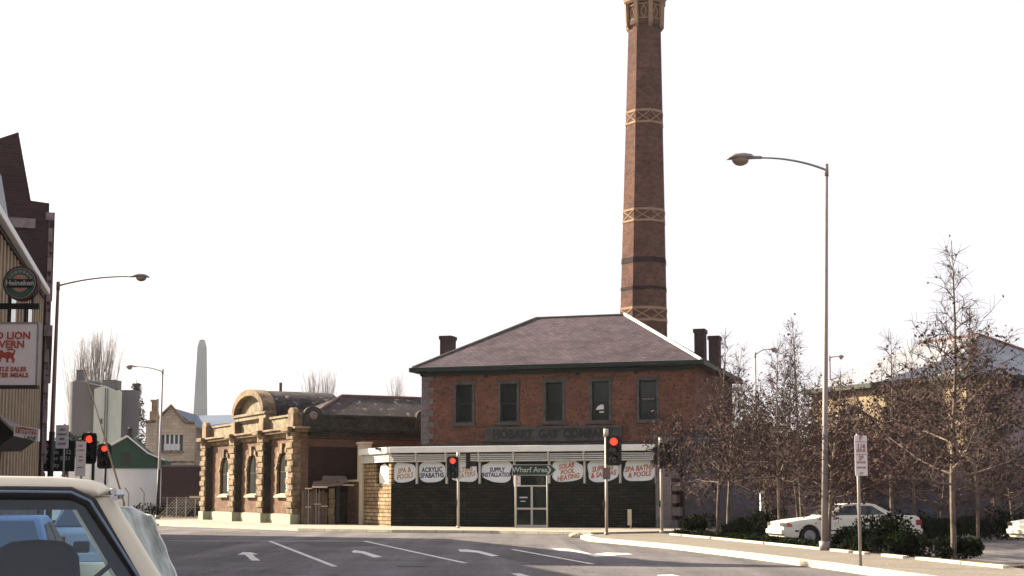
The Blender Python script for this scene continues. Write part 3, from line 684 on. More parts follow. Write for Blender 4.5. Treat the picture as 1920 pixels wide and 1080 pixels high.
m = MB(); m.box(.5, 19.8, 7.2, 7.4, 0, 5.6); m.box(.4, 19.9, 17.4, 17.8, 0, 5.2); m.box(19.7, 19.95, .36, 17.3, 0, 5.2); m.build('rear_wall', M['brownbrick'], arc)
m = MB(); m.box(.35, 19.9, 7.45, 17.7, 5.3, 5.4); m.build('rear_roof', M['ironroof'], arc)

# yard wall and broken gate between
yw = thing('yard_wall', 'short sunlit pink brick wall ending in a jagged quoined pier beside the cream pilaster', 'wall', (0, 0, 0))
m = MB(); a, b = Vector((-8.02, 75.75, 0)), Vector((-8.72, 76.75, 0)); dd = (b - a).normalized(); nn = Vector((dd.y, -dd.x, 0)) * -.3
if nn.x < 0: nn = -nn
m.prism([a, b, b + nn, a + nn], (0, 0, 2.35)); m.build('wall', M['orangebrick'], yw)
m = MB(); m.prism([a + Vector((0, 0, 2.35)) - nn * .3, b + Vector((0, 0, 2.35)) - nn * .3, b + nn * 1.3 + Vector((0, 0, 2.35)), a + nn * 1.3 + Vector((0, 0, 2.35))], (0, 0, .1)); m.build('coping', M['creampaint'], yw)
gt = thing('timber_gate', 'derelict dark timber gate with a ragged tiled hood and sunlit ledges', 'gate', (-9.9, 75.75, 0), R(10))
m = MB()
for k in range(9): m.box(-1.1 + k * .15, -.97 + k * .15, 0, .05, .15, 1.85 + .1 * math.sin(k * 2.1))
m.build('boards', M['wood'], gt)
m = MB(); m.box(.3, .66, -.1, .3, 0, .55); m.box(.26, .62, -.1, .3, .56, 1.0); m.box(.32, .66, -.1, .3, 1.02, 1.45); m.box(.3, .62, -.1, .3, 1.47, 2.0); m.build('quoined_pier', M['sand'], gt, bevel=.04)
m = MB(); m.box(.68, .86, -.3, .2, 0, 2.35); m.build('post', M['black'], gt)
m = MB(); m.prism([(-.6, -.6, 1.98), (1.0, -.6, 2.15), (1.1, .3, 2.5), (-.5, .3, 2.3)], (0, 0, .06)); m.prism([(-.1, -.3, 2.2), (1.3, -.3, 2.28), (1.2, .4, 2.6), (0, .4, 2.6)], (0, 0, .06)); m.build('hood', M['wood'], gt)
m = MB(); m.box(-.95, -.55, -.45, -.35, 1.96, 2.02); m.box(-.5, .2, -.68, -.6, 2.02, 2.1); m.box(.95, 1.6, -.4, -.3, 2.14, 2.2); m.box(-.9, -.62, -.1, 0, 1.0, 1.05); m.box(-.45, -.1, -.12, 0, 1.15, 1.21); m.box(-.1, .26, -.12, 0, 1.04, 1.1); m.box(-.8, .2, -.5, -.1, .0, .09); m.build('ledges', M['creampaint'], gt)
m = MB()
for xx in (-.75, -.35, -.2): m.tube([(xx, -.2, .1), (xx, -.2, 1.95)], .025, 5)
m.build('rails', M['galv'], gt)

# ================================================================ WALLS TO THE RIGHT
rw = thing('grey_rendered_wall', 'blank blue grey rendered wall behind the two slim trees', 'wall', LW, FA)
g0, g1 = S1 + 1.2, sx(1424, .4)
m = MB(); m.box(g0, g1, -.4, -.05, 0, 4.55); m.build('wall', M['greywall'], rw); m = MB(); m.box(g0 - .1, g1 + .05, -.5, 0.0, 4.551, 4.7); m.build('coping', M['purplebrick'], rw)
m = MB(); p = at(1432, 924, 62); m.box(p.x - .15, p.x + .15, 61.9, 62.2, 0, p.z); m.box(p.x - .18, p.x + .18, 61.86, 62.24, p.z, p.z + .06)
tag(m.build('gate_post', M['white'], None, bevel=.02), 'white square gate post at the end of the grey wall', 'post')
yr = thing('long_yard_wall', 'long low rendered wall running behind the parked white sedan', 'wall', (0, 0, 0))
m = MB(); m.hexa([(11.0, 62.6, 0), (36, 62.2, 0), (36, 62.2, 2.75), (11.0, 62.6, 2.75)], [(11.0, 63, 0), (36, 62.6, 0), (36, 62.6, 2.75), (11.0, 63, 2.75)]); m.build('wall', M['mauvewall'], yr)
m = MB(); m.hexa([(11.0, 62.5, 2.75), (36, 62.1, 2.75), (36, 62.1, 2.88), (11.0, 62.5, 2.88)], [(11.0, 63.1, 2.75), (36, 62.7, 2.75), (36, 62.7, 2.88), (11.0, 63.1, 2.88)]); m.build('coping', M['greywall'], yr)
m = MB(); m.hexa([(15.4, 61.9, 0), (27, 61.7, 0), (27, 61.7, 2.2), (15.4, 61.9, 2.2)], [(15.4, 62.1, 0), (27, 61.9, 0), (27, 61.9, 2.2), (15.4, 62.1, 2.2)]); m.build('lower_wall', M['greywall'], yr)
# low brick link building behind trees
lb = thing('brick_link_building', 'low brown brick building behind the trees right of the brick hall', 'building', (12.6, 76, 0), R(3))
m = MB(); m.wall(9, 4.5, .3, [(1.0, 1.9, 1.6, 3.2, False), (3.4, 4.3, 1.6, 3.2, False), (5.8, 6.7, 1.6, 3.2, False)]); m.box(0, 9, 6, 6.3, 0, 4.5); m.box(-.01, .29, .31, 5.99, 0, 4.5); m.box(8.71, 9.01, .31, 5.99, 0, 4.5); m.build('wall', M['brownbrick'], lb)
m = MB(); m.box(-.15, 9.15, -.2, 6.5, 4.5, 4.68); m.build('roof', M['stone'], lb)
for xx in (1, 3.4, 5.8): m = MB(); m.box(xx, xx + .9, .2, .21, 1.6, 3.2); m.build('window', M['darkglass'], lb)

# right hipped building
RU = math.atan2(.43, .9); RO = Vector((23.7, 75.0, 0))
rb = thing('hipped_stone_building', 'rendered building with pale sheet iron hipped roof at the right edge', 'building', RO, RU)
RL, RW, RH = 13.0, 9.6, 7.75
m = MB(SW); m.wall(RL, RH, .35, [(2.0, 3.0, 4.4, 6.6, False), (5.6, 6.6, 4.4, 6.6, False), (9.4, 10.4, 4.4, 6.6, False), (2.0, 3.0, 1, 3.1, False), (5.6, 6.6, 1, 3.1, False)])
m.build('left_wall', M['sunwall'], rb)  # sunlit yellow tint put into this wall's colour
m = MB(); m.wall(RW - .35, RH, .35, [(1.2, 2.4, 4.6, 7.0, True), (5.2, 6.4, 4.6, 7.0, True), (1.2, 2.4, 1, 3.4, True), (5.2, 6.4, 1, 3.4, True)], x0=.35); m.build('front_wall', M['mauvewall'], rb)  # purple tint of shade put into this wall's colour
m = MB(); m.box(RW - .35, RW, .36, RL - .35, 0, RH); m.box(.36, RW, RL - .35, RL, 0, RH); m.build('rear_wall', M['mauvewall'], rb)
for yy in (2.5, 6.1, 9.9):
    for zz in ((4.4, 6.6), (1, 3.1)):
        if yy > 9 and zz[0] < 2: continue
        m = MB(); m.box(.2, .21, yy - .5, yy + .5, *zz); wn = m.build('window', M['darkglass'], rb); m = MB(); m.box(-.06, .1, yy - .6, yy + .6, zz[0] - .12, zz[0]); m.box(.1, .19, yy - .03, yy + .03, *zz); m.build('frame', M['black'], wn)
for xx in (1.8, 5.8):
    for z0_, z1_ in ((4.6, 7.0), (1, 3.4)):
        m = MB(); m.box(xx - .6, xx + .6, .2, .21, z0_, z1_); m.build('window', M['darkglass'], rb)
m = MB(); e = .4
for a in ((-e, RW + e, -e - .1, -e), (-e - .1, -e, -e - .1, RL + e), (RW + e, RW + e + .1, -e - .1, RL + e), (-e, RW + e, RL + e, RL + e + .1)): m.box(*a, RH - .05, RH + .22)
m.box(-.1, RW + .1, -.12, -.001, RH - .4, RH); m.build('gutter', M['green_trim'], rb)
m = MB(); a0 = RH + .15; za = at(1846, 624, 79.5).z
m.add([(-e - .05, -e - .05, a0), (RW + e, -e - .05, a0), (RW + e, RL + e, a0), (-e - .05, RL + e, a0), (RW / 2, 4.0, za), (RW / 2, RL - 4.2, za)], [(0, 1, 4), (1, 2, 5, 4), (2, 3, 5), (3, 0, 4, 5), (3, 2, 1, 0)]); rr_ = m.build('roof', M['ironroof'], rb)
m = MB(); T = Vector((RW / 2, 4.0, za + .03))
for q in ((-e, -e, a0 + .05), (RW + e, -e, a0 + .05), (RW / 2, RL - 4.2, za + .03)): m.tube([T, q], .1, 6)
m.build('ridge_capping', M['rustpole'], rr_)

# ================================================================ STREET LAMPS, SIGNALS, SIGNS
def street_lamp(base, H, reach, rise, label, pm, headlen=.95, r=.09, lean=0, dirx=-1, armr=.035, dark=None, hs=1.0):
    t = thing('street_lamp', label, 'street lamp', base, 0, 'street lamps with curved outreach arms')
    m = MB(); m.tube([(0, 0, 0), (lean * .3, 0, H * .3), (lean, 0, H)], [r, r * .8, r * .5], 12); m.tube([(0, 0, 0), (0, 0, .25)], r * 1.5, 12); po = m.build('pole', pm, t, smooth=True)
    if dark:
        m = MB(); m.tube([(0, 0, .25), (lean * dark / H, 0, dark)], [r * 1.06, r * .95], 12); m.build('painted_base', M['black'], po, smooth=True)
    m = MB(); pts = []
    for k in range(13):
        u = k / 12; pts.append((lean + dirx * reach * u, 0, H - .12 + rise * (1 - (1 - u) ** 2.1)))
    m.tube(pts, [armr * (1 - .3 * k / 12) for k in range(13)], 8); m.tube([(lean, 0, H - .3), (lean, 0, H + .05)], r * .62, 10); m.build('arm', pm, t, smooth=True)
    e = Vector(pts[-1]); d = dirx
    hd = MB(); L = headlen
    secs = [(0, .055, .055, 0), (.22 * L, .07, .06, 0), (.3 * L, .13 * hs, .08 * hs, .02), (.5 * L, .17 * hs, .1 * hs, .03), (.75 * L, .17 * hs, .09 * hs, .02), (.92 * L, .1 * hs, .05 * hs, -.02), (L, .02, .015, -.06)]
    vs = []; n = 14
    for x, wy, wz, oz in secs:
        for k in range(n): a = 2 * PI * k / n; vs.append((e.x + d * x, e.y + wy * math.cos(a), e.z + oz + wz * math.sin(a) * (1 if math.sin(a) > 0 else .6)))
    hd.add(vs, [(i * n + k, i * n + (k + 1) % n, (i + 1) * n + (k + 1) % n, (i + 1) * n + k) for i in range(len(secs) - 1) for k in range(n)] + [tuple(range(n))[::-1], tuple((len(secs) - 1) * n + k for k in range(n))])
    h = hd.build('lantern', M['galv'], t, smooth=True)
    b = MB(); b.ball((e.x + d * L * .6, e.y, e.z - .05 * hs), (.24 * L, .15 * hs, .15 * hs), 14, 8); b.build('diffuser', mat('lamp_diffuser', (.3, .22, .16), .4, .1, 3), h, smooth=True)
    return t
b = gp(1546, 1032, .12); top = at(1549.5, 311, b.y)
e = at(1428, 296, b.y)
street_lamp((b.x, b.y, .12), top.z - .12, top.x - e.x, e.z - top.z + .12, 'tall steel street lamp on the tan footpath in front of the white sedan', M['galv'], 1.0, .095, top.x - b.x, hs=1.15, armr=.035)
Yl = 58; b = at(93, 905, Yl); top = at(109, 536, Yl); e = at(240, 524, Yl); b.z = .12; b.x = at(93, 900, Yl).x
street_lamp(b, top.z, e.x - top.x, e.z - top.z + .12, 'street lamp with red brown pole and black foot beside the dark brick building', M['rustpole'], .9, .12, top.x - b.x, 1, dark=at(96, 815, Yl).z)
Yl = 94; b = at(295, 975, Yl); b.z = .12; top = at(305, 697, Yl); e = at(256, 691, Yl)
street_lamp(b, top.z, top.x - e.x, e.z - top.z + .12, 'slender street lamp with dark lower pole in front of the green gabled shed', M['galv'], .75, .11, top.x - b.x, -1, dark=3.2)
Yl = 88; b = at(1420, 905, Yl); b.z = 0; top = at(1420, 662, Yl); e = at(1444, 655, Yl)
street_lamp(b, top.z, e.x - top.x, e.z - top.z + .12, 'distant street lamp rising above the bare trees right of the brick hall', M['galv'], .6, .09, 0, 1)
Yl = 95; b = at(1561, 905, Yl); top = at(1561, 668, Yl)
street_lamp(Vector((b.x, Yl, 0)), top.z, .45, .1, 'far street lamp half hidden behind the tall pole and trees', M['rustpole'], .5, .08, 0, 1)

def signal(base, H, label, bw, bh, boff, bz, redoff, backs=0, pole_side=0, mp='postwhite', btn=True, face='front', lr=.105, group='traffic signals at the junction', red=True):
    t = thing('traffic_signal', label, 'traffic light', base, 0, group)
    m = MB(); m.tube([(0, 0, 0), (0, 0, H)], .06, 12); m.tube([(0, 0, 0), (0, 0, .1)], .09, 12); m.tube([(0, 0, H - .32), (0, 0, H)], .095, 12); m.build('pole', M[mp], t, smooth=True)
    if btn:
        m = MB(); m.box(-.13, -.06, -.06, .06, 1.05, 1.3); m.build('push_button', M['black'], t)
    def head(off, z, w_, h_, ry=0, lit=True, name='signal_head'):
        T = Matrix.Translation((off, -.1, z)) @ Matrix.Rotation(ry, 4, 'Z'); r = min(w_, h_) * .22
        pts = []
        for cx, cz, a0 in ((w_ / 2 - r, h_ / 2 - r, 0), (-w_ / 2 + r, h_ / 2 - r, 90), (-w_ / 2 + r, -h_ / 2 + r, 180), (w_ / 2 - r, -h_ / 2 + r, 270)):
            for k in range(5): a = R(a0 + 22.5 * k); pts.append((cx + r * math.cos(a), -.05, cz + r * math.sin(a)))
        m = MB(T); m.prism(pts, (0, .03, 0)); hd = m.build(name, M['black'], t)
        m = MB(T); m.box(-w_ * .25, w_ * .25, -.02, .2, -h_ * .42, h_ * .42); m.build('housing', M['black'], hd)
        for k in range(3):
            zz = h_ * .3 - k * h_ * .3; rr0 = lr
            m = MB(T); n = 12
            vs = []; 
            for yy in (-.052, -.25):
                for q in range(n + 1): a = PI * (-.1 + 1.2 * q / n); vs.append((rr0 * 1.15 * math.cos(a), yy, zz + rr0 * 1.15 * math.sin(a)))
            m.add(vs, [(q, q + 1, q + n + 2, q + n + 1) for q in range(n)]); m.build('visor', M['black'], hd)
            m = MB(T); m.ball((0, -.055, zz), (rr0, .02, rr0), 16, 8); m.build('lens', M['redlamp'] if (k == 0 and lit) else M['darkglass'], hd, smooth=True)
        return hd
    if red: head(boff, bz, bw, bh)
    if backs:
        m = MB()
        for (ox, oz) in ([(.3, bz)] if backs == 1 else [(.12, bz), (.48, bz - .02)]):
            m.box(ox - .12, ox + .12, -.1, .16, oz - .42, oz + .42); m.box(ox - .2, ox + .2, -.14, -.1, oz - .5, oz + .5)
        m.tube([(0, 0, bz + .3), (.3, 0, bz + .3)], .03, 6); m.tube([(0, 0, bz - .3), (.3, 0, bz - .3)], .03, 6); m.build('side_signal_head', M['black'], t)
    return t
def sz(px, py0, py1, Y): return at(px, py0, Y).z - at(px, py1, Y).z
def sigpx(pb, yb, Y, ytop, bx0, bx1, by0, by1, label, z0=.12, **k):
    b = at(pb, yb, Y); b.z = z0; H = at(pb, ytop, Y).z - z0
    c = at((bx0 + bx1) / 2, (by0 + by1) / 2, Y); wd = (bx1 - bx0) / (F * 1.0) * Y / 1.0; hh = sz(pb, by0, by1, Y)
    return signal(b, H, label, wd, hh, c.x - b.x, c.z - z0, 0, **k)
b1 = gp(1137, 1003, .12)
t1 = sigpx(1137.5, 1003, b1.y, 804, 1136, 1165, 817, 873, 'traffic signal showing red at the tip of the tan footpath, right of the shop door', lr=.145)
t2 = sigpx(859, 993, 67.2, 848, 838, 860, 856, 897, 'red traffic signal before the shop windows, between the ACRYLIC SPABATHS and SUPPLY signs', lr=.13)
m = MB(); m.box(.35, .55, -.1, .12, 2.75, 3.45); m.box(.5, .85, -.1, .1, 2.85, 3.1); m.tube([(0, 0, 3.4), (.4, 0, 3.45)], .03, 6); m.build('side_signal_head', M['black'], t2)
b3 = gp(1241, 999, .12)
t3 = signal((b3.x, b3.y, .12), at(1241, 820, b3.y).z - .12, 'traffic signal seen edge on beside the pale stone corner pier, heads turned away', .4, 1, 0, at(1241, 855, b3.y).z - .12, 0, backs=2, red=False)
m = MB(); zz = at(1241, 855, b3.y).z - .12; m.box(-.33, -.16, -.15, .15, zz - .36, zz + .36); m.box(-.4, -.33, -.1, .1, zz + .2, zz + .3); m.box(-.4, -.33, -.1, .1, zz - .25, zz - .15); m.build('edge_signal_head', M['black'], t3)
sigpx(174, 900, 57, 812, 155, 183, 812, 870, 'nearer of the two red traffic signals beside the parked wagon, on the left', lr=.14, z0=.12, mp='black', btn=False)
sigpx(197, 900, 68, 830, 184, 210, 832, 879, 'farther and lower of the two red traffic signals left of the green shed', lr=.13, z0=0, mp='black', btn=False)

def small_sign(pxc, pyb, Y, z0, px0, px1, py0, py1, label, lines, pm='galv', face='signwhite', top=None):
    b = at(pxc, pyb, Y); b.z = z0; zt = at(pxc, py0, Y).z - z0; zb = at(pxc, py1, Y).z - z0
    x0 = at(px0, py0, Y).x - b.x; x1 = at(px1, py0, Y).x - b.x
    t = thing('parking_sign', label, 'road sign', b)
    m = MB(); m.tube([(0, 0, 0), (0, 0, zt + .04)], .035, 8); m.build('post', M[pm], t, smooth=True)
    m = MB(); m.box(x0, x1, -.055, -.038, zb, zt); pl = m.build('plate', M[face], t, bevel=.004)
    for body, fz, size, mm in lines: text(body, size, M[mm], pl, ((x0 + x1) / 2, -.06, zb + (zt - zb) * fz), bold=.01, xs=.85)
    return t, pl, (x0, x1, zb, zt)
sp = gp(1614, 1062, .12)
t, pl, (x0, x1, zb, zt) = small_sign(1613.5, 1062, sp.y, .12, 1601, 1624, 817, 892, 'narrow white parking sign on a thin post right of the tall street lamp', [('P', .93, .17, 'pinkletter'), ('1/4', .72, .17, 'pinkletter'), ('HOUR', .62, .08, 'pinkletter'), ('2P', .44, .13, 'pinkletter'), ('MON-FRI', .33, .055, 'pinkletter'), ('8AM-5PM', .2, .055, 'pinkletter'), ('SAT', .06, .06, 'pinkletter')])
m = MB()
for z in (.52, .84): m.box(x0 + .01, x1 - .01, -.058, -.055, zb + (zt - zb) * z, zb + (zt - zb) * z + .012)
m.build('divider_bars', M['pinkletter'], pl)
small_sign(118, 905, 52, .12, 106, 130, 797, 841, 'small white notice plate on a post in front of the dark green direction sign', [('NO', .8, .14, 'stoneletter'), ('PARKING', .6, .09, 'stoneletter'), ('BUS', .4, .12, 'stoneletter'), ('ZONE', .2, .12, 'stoneletter')])
small_sign(152, 905, 45, .12, 143.5, 162.5, 828, 893, 'narrow pinkish parking sign just left of the nearer red traffic signal', [('NO', .88, .09, 'pinkletter'), ('STOPPING', .75, .05, 'pinkletter'), ('8AM', .56, .07, 'pinkletter'), ('4PM', .45, .07, 'pinkletter'), ('MON-FRI', .25, .05, 'stoneletter')])
small_sign(966.5, 993, 67.9, .12, 963.5, 976, 893, 912, 'tiny faded parking plate under the wharf sign, beside the shop door', [('P', .7, .2, 'pinkletter'), ('MON-FRI', .3, .07, 'pinkletter')], pm='postwhite')
small_sign(1137.5, 1003, b1.y - .12, .12, 1130, 1144, 877, 899, 'small mauve plate on the signal pole right of the shop door', [('NO', .7, .12, 'pinkletter'), ('ENTRY', .35, .09, 'pinkletter')], face='paststone')
# wharf sign
Yw = 67.6; b = at(966.5, 993, Yw)
t = thing('direction_sign', 'green arrow shaped sign reading Wharf Area in front of the shop door', 'sign', (b.x, Yw - .1, .12))
z0_, z1_ = at(966, 891.5, Yw).z - .12, at(966, 871, Yw).z - .12; xa, xb, xc = at(960, 880, Yw).x - b.x, at(1033, 880, Yw).x - b.x, at(1043, 880, Yw).x - b.x
m = MB(); m.prism([(xa, -.06, z0_), (xb, -.06, z0_), (xc, -.06, (z0_ + z1_) / 2), (xb, -.06, z1_), (xa, -.06, z1_)], (0, .02, 0)); pl = m.build('plate', M['signlet'], t)
m = MB(); i = .03; m.prism([(xa + i, -.065, z0_ + i), (xb - i / 2, -.065, z0_ + i), (xc - i * 1.3, -.065, (z0_ + z1_) / 2), (xb - i / 2, -.065, z1_ - i), (xa + i, -.065, z1_ - i)], (0, .004, 0)); m.build('green_face', M['signgreen'], pl)
text('Wharf Area', .34, M['signlet'], pl, (xa + (xb - xa) * .46, -.07, (z0_ + z1_) / 2 + .0), bold=.02)
m = MB(); xm = xb - .1; zm = (z0_ + z1_) / 2
for s in (1, -1): m.prism([(xm - .1, -.072, zm + s * .19), (xm + .0, -.072, zm + s * .19), (xm + .12, -.072, zm), (xm + .02, -.072, zm)], (0, .004, 0))
m.build('chevron', M['signlet'], pl)
xx = at(1026, 990, Yw).x - b.x
for q in (0.0, xx): m = MB(); m.tube([(q, 0, 0), (q, 0, z1_)], .035, 8); m.build('post', M['postwhite'], t, smooth=True)
# keep-left marker
b = at(1181, 993, 65.5); zt = at(1181, 955, 65.5).z; zb = at(1181, 984, 65.5).z
t = thing('marker_board', 'small upright cream marker board on a short stem before the dark shop wall', 'marker', (b.x, 65.5, .1))
m = MB(); m.tube([(.05, 0, 0), (.05, 0, zb)], .03, 6); m.build('stem', M['galv'], t); m = MB(); m.box(-.1, .08, -.05, -.03, zb - .12, zt - .1); m.build('board', M['creampaint'], t, bevel=.008)
# kerb-end bollard lump
b = gp(1080, 1008, 0); m = MB(); m.ball((0, 0, .08), (.28, .3, .12), 14, 8); tag(m.build('kerb_nose', M['kerb'], None, (b.x, b.y, 0), smooth=True), 'small rounded pale concrete lump lying at the tip of the kerb', 'kerb stone')

# dark green direction sign at left
Yg = 60; b = at(72, 905, Yg); x0, x1 = at(66, 850, Yg).x - b.x, at(141, 850, Yg).x - b.x; z0_, z1_ = at(100, 884, Yg).z - .12, at(100, 826, Yg).z - .12
t = thing('direction_sign', 'large dark green direction board behind the left street lamp', 'sign', (b.x, Yg, .12))
m = MB(); m.box(x0, x1, -.06, -.02, z0_, z1_); pl = m.build('plate', M['dkgreensign'], t, bevel=.03)
hh = z1_ - z0_
text('Midlands    32', .24, M['signlet'], pl, ((x0 + x1) / 2, -.07, z0_ + hh * .62), bold=0)
text('Brooker B 31', .24, M['signlet'], pl, ((x0 + x1) / 2, -.07, z0_ + hh * .42), bold=0)
text('City', .24, M['signlet'], pl, ((x0 + x1) / 2, -.07, z0_ + hh * .2), bold=0)
m = MB(); m.prism([(x0 + .35, -.065, z0_ + hh * .78), (x0 + .65, -.065, z0_ + hh * .78), (x0 + .5, -.065, z0_ + hh * .95)], (0, .004, 0)); m.build('warning_triangle', M['redband'], pl)
for q in (x0 + .3, x1 - .3): m = MB(); m.tube([(q, .02, 0), (q, .02, z1_ - .1)], .05, 8); m.build('post', M['galv'], t)

# ================================================================ LEFT STREET BUILDINGS
DA = math.atan2(.235, 1.0)      # street direction: local y runs along the street
# tall brick building
bb = thing('tall_brick_building', 'tall dark purple brick building with stepped gable and quoined corner at the left edge', 'building', (-14.68, 45.0, 0), math.atan2(.322, 1.0))
YB = 45.0; ca, sa = math.cos(math.atan2(.322, 1)), math.sin(math.atan2(.322, 1))
def lx(px, py, Y=YB):
    p = at(px, py, Y) - Vector((-14.68, 45.0, 0)); return (ca * p.x + sa * p.y, p.z if 0 else at(px, py, Y).z)
q = [lx(88, 381)[1], lx(58, 378)[1], lx(35, 252)[1]]; xs_ = [lx(88, 400)[0], lx(58, 378)[0], lx(35, 252)[0]]
m = MB(); Hh = q[0]
m.prism([(0, 0, 0), (0, 0, Hh), (xs_[1], 0, q[1]), (xs_[2], 0, q[2]), (xs_[2] - 1.8, 0, q[2] - .8), (xs_[2] - 3.2, 0, Hh), (-14, 0, Hh), (-14, 0, 0)], (0, .6, 0))
m.box(-.35, 0, .6, 20, 0, Hh - .3); m.box(-14, -.35, 19.6, 20, 0, Hh - .3); m.box(-14, -13.6, .6, 19.6, 0, Hh - .3); m.box(-13.6, -.35, .6, 19.6, Hh - .5, Hh - .4); m.build('wall', M['purplebrick'], bb)
m = MB()
for k in range(22):
    z = Hh - .75 - k * .48; e_ = .12 if k % 2 else .02
    if z < .3: break
    m.box(-.0, e_, -.04, .9, z, z + .42)
    for yy in range(2, 19, 3): m.box(.0, e_ + .02, yy, yy + .6, z, z + .42)
m.box(-.1, .18, -.06, 20.05, Hh - .55, Hh - .3); m.box(-.05, .22, -.06, 20.05, 6.6, 6.95); m.build('quoins', M['mauvewall'], bb, bevel=.03)
m = MB(); m.box(-2.6, -.4, -.05, 0, lx(70, 430)[1], lx(70, 412)[1]); m.build('band', M['mauvewall'], bb)
# tavern
tv = thing('tavern', 'beige ribbed tavern with pale gutter and corrugated roof at the left edge', 'pub', (-4.2 - .235 * 17, 17.0, 0), DA)
TL = 27.4 / math.cos(DA); TH = at(58, 500, 38.8).z
m = MB(); m.box(-.3, 0, 0, TL, 0, TH); m.box(-9, -.3, 0, .3, 0, TH); m.box(-9, -.3, TL - .3, TL, 0, TH); m.build('wall', M['beige'], tv)
m = MB(); k = .3
while k < TL: m.box(0, .05, k, k + .28, .0, TH - .1); k += .75
m.build('ribs', M['beige2'], tv)
m = MB(); k = 2.0
while k < TL - 2:
    for z in (TH - 2.6,): m.box(.051, .12, k, k + 1.0, z, z + 1.6)
    k += 4.2
m.build('windows', M['darkglass'], tv)
m = MB(); m.box(.1, .27, -.2, TL - .3, TH - .02, TH + .18); m.build('gutter', M['white'], tv, bevel=.03)
m = MB(); m.box(0, .1, -.2, TL - .3, TH - .1, TH - .02); m.build('soffit', M['black'], tv)
m = MB(); m.add([(.15, -.2, TH + .15), (.15, TL - .3, TH + .15), (-4.5, TL - .3, TH + 2.6), (-4.5, -.2, TH + 2.6), (-9.4, -.2, TH + .15), (-9.4, TL - .3, TH + .15)], [(0, 1, 2, 3), (3, 2, 5, 4), (0, 3, 4), (1, 5, 2), (0, 4, 5, 1)]); m.build('roof', M['ironroof'], tv)
m = MB(); m.hexa([(.05, 0, TH + .16), (.05, 19.0, TH + .16), (-.25, 19.0, TH + 1.75), (-.25, 0, TH + 1.75)], [(-.8, 0, TH + .16), (-.8, 19.0, TH + .16), (-.9, 19.0, TH + 1.75), (-.9, 0, TH + 1.75)]); m.build('steep_upper_roof', M['ironroof'], tv)
# awning at the end of the tavern
Ya = 31.0; pa = at(0, 790, Ya); pb = at(30, 812, Ya)
aw = thing('awning', 'dark sloping street awning below the beer signs at the left edge', 'awning', (0, 0, 0))
m = MB(); m.prism([at(-60, 765, Ya), at(0, 781, Ya), at(28, 808, Ya), at(28, 815, Ya), at(0, 836, Ya), at(-60, 836, Ya)], (-.9, 4.0, 0)); m.build('hood', M['black'], aw)
m = MB(); m.tube([at(-60, 764, Ya - .03), at(0, 781, Ya - .03), at(28, 808, Ya - .03)], .05, 6); m.build('trim', M['galv'], aw)
def plate(px0, px1, py0, py1, Y, th=.12): 
    a = at(px0, py1, Y); b = at(px1, py0, Y); return a.x, b.x, a.z, b.z
# tavern small red sign
x0, x1, z0_, z1_ = plate(28, 76, 797, 828, Ya)
t = thing('tavern_name_board', 'small red and white name board on the end of the dark awning', 'sign', (x0, Ya - .1, z0_))
W_, H_ = x1 - x0, z1_ - z0_
m = MB(); m.prism([(0, 0, .12), (W_, 0, 0), (W_, 0, H_ * .75), (0, 0, H_)], (0, .08, 0)); pl = m.build('board', M['signwhite'], t)
m = MB(); m.prism([(.04, -.006, H_ * .5), (W_ - .03, -.006, H_ * .38), (W_ - .03, -.006, H_ * .7), (.04, -.006, H_ * .95)], (0, .004, 0)); m.build('red_band', M['redband'], pl)
text('Tavern', .2, M['signlet'], pl, (W_ * .5, -.012, H_ * .63), bold=.02, tilt=-.1, xs=.85); text('LANE', .11, M['stoneletter'], pl, (W_ * .68, -.012, H_ * .22), bold=.01, tilt=-.1)
# red lion sign
Yr = 30.0; x0, x1, z0_, z1_ = plate(-62, 70, 607, 722, Yr)
t = thing('tavern_sign', 'white projecting sign with red lettering and a small red lion', 'sign', (x0, Yr, z0_)); W_, H_ = x1 - x0, z1_ - z0_
m = MB(); m.box(0, W_, 0, .16, 0, H_); pl = m.build('sign_box', M['signwhite'], t)
m = MB(); m.box(-.02, W_ + .03, -.015, .175, H_, H_ + .035); m.box(W_, W_ + .04, -.01, .17, 0, H_); m.build('frame', M['galv'], pl)
m = MB(); m.box(-.02, W_ + .03, -.02, .18, -.07, 0); m.build('base_rail', M['stoneletter'], pl)
U = W_ / 132
def tx(s, pxr, py, size): text(s, size, M['redletter'], pl, (( pxr + 62) * U, -.008, (722 - py) * U), align='RIGHT', bold=.03)
tx('RED LION', 58, 626.5, .215); tx('TAVERN', 47, 643.5, .215); tx('BOTTLE SALES', 52, 691.5, .13); tx('COUNTER MEALS', 56, 703, .13)
lion = [(-8, 672), (-9, 660), (-3, 655), (4, 654), (8, 659), (18, 657), (24, 660), (27, 656), (22, 654), (14, 655), (12, 652), (23, 651), (30, 655), (28, 661), (26, 666), (29, 673), (27, 679), (23, 679), (24, 674), (20, 669), (16, 672), (17, 678), (12, 678), (12, 671), (5, 668), (2, 672), (2, 677), (-2, 677), (-3, 672)]
m = MB(); m.prism([((px + 62) * U, -.005, (722 - py) * U) for px, py in lion], (0, .01, 0)); m.build('lion_emblem', M['redband'], pl)
m = MB(); m.tube([(W_ * .2, .08, H_ + .03), (W_ * .2, .08, H_ + .35)], .03, 6); m.tube([(W_ * .8, .08, H_ + .03), (W_ * .8, .08, H_ + .35)], .03, 6); m.box(0, W_, .04, .12, H_ + .32, H_ + .44); m.tube([(W_ * .9, .08, H_ + .4), (W_ * .9, .08, H_ + .68)], .03, 6); m.build('hanger_bar', M['black'], t)
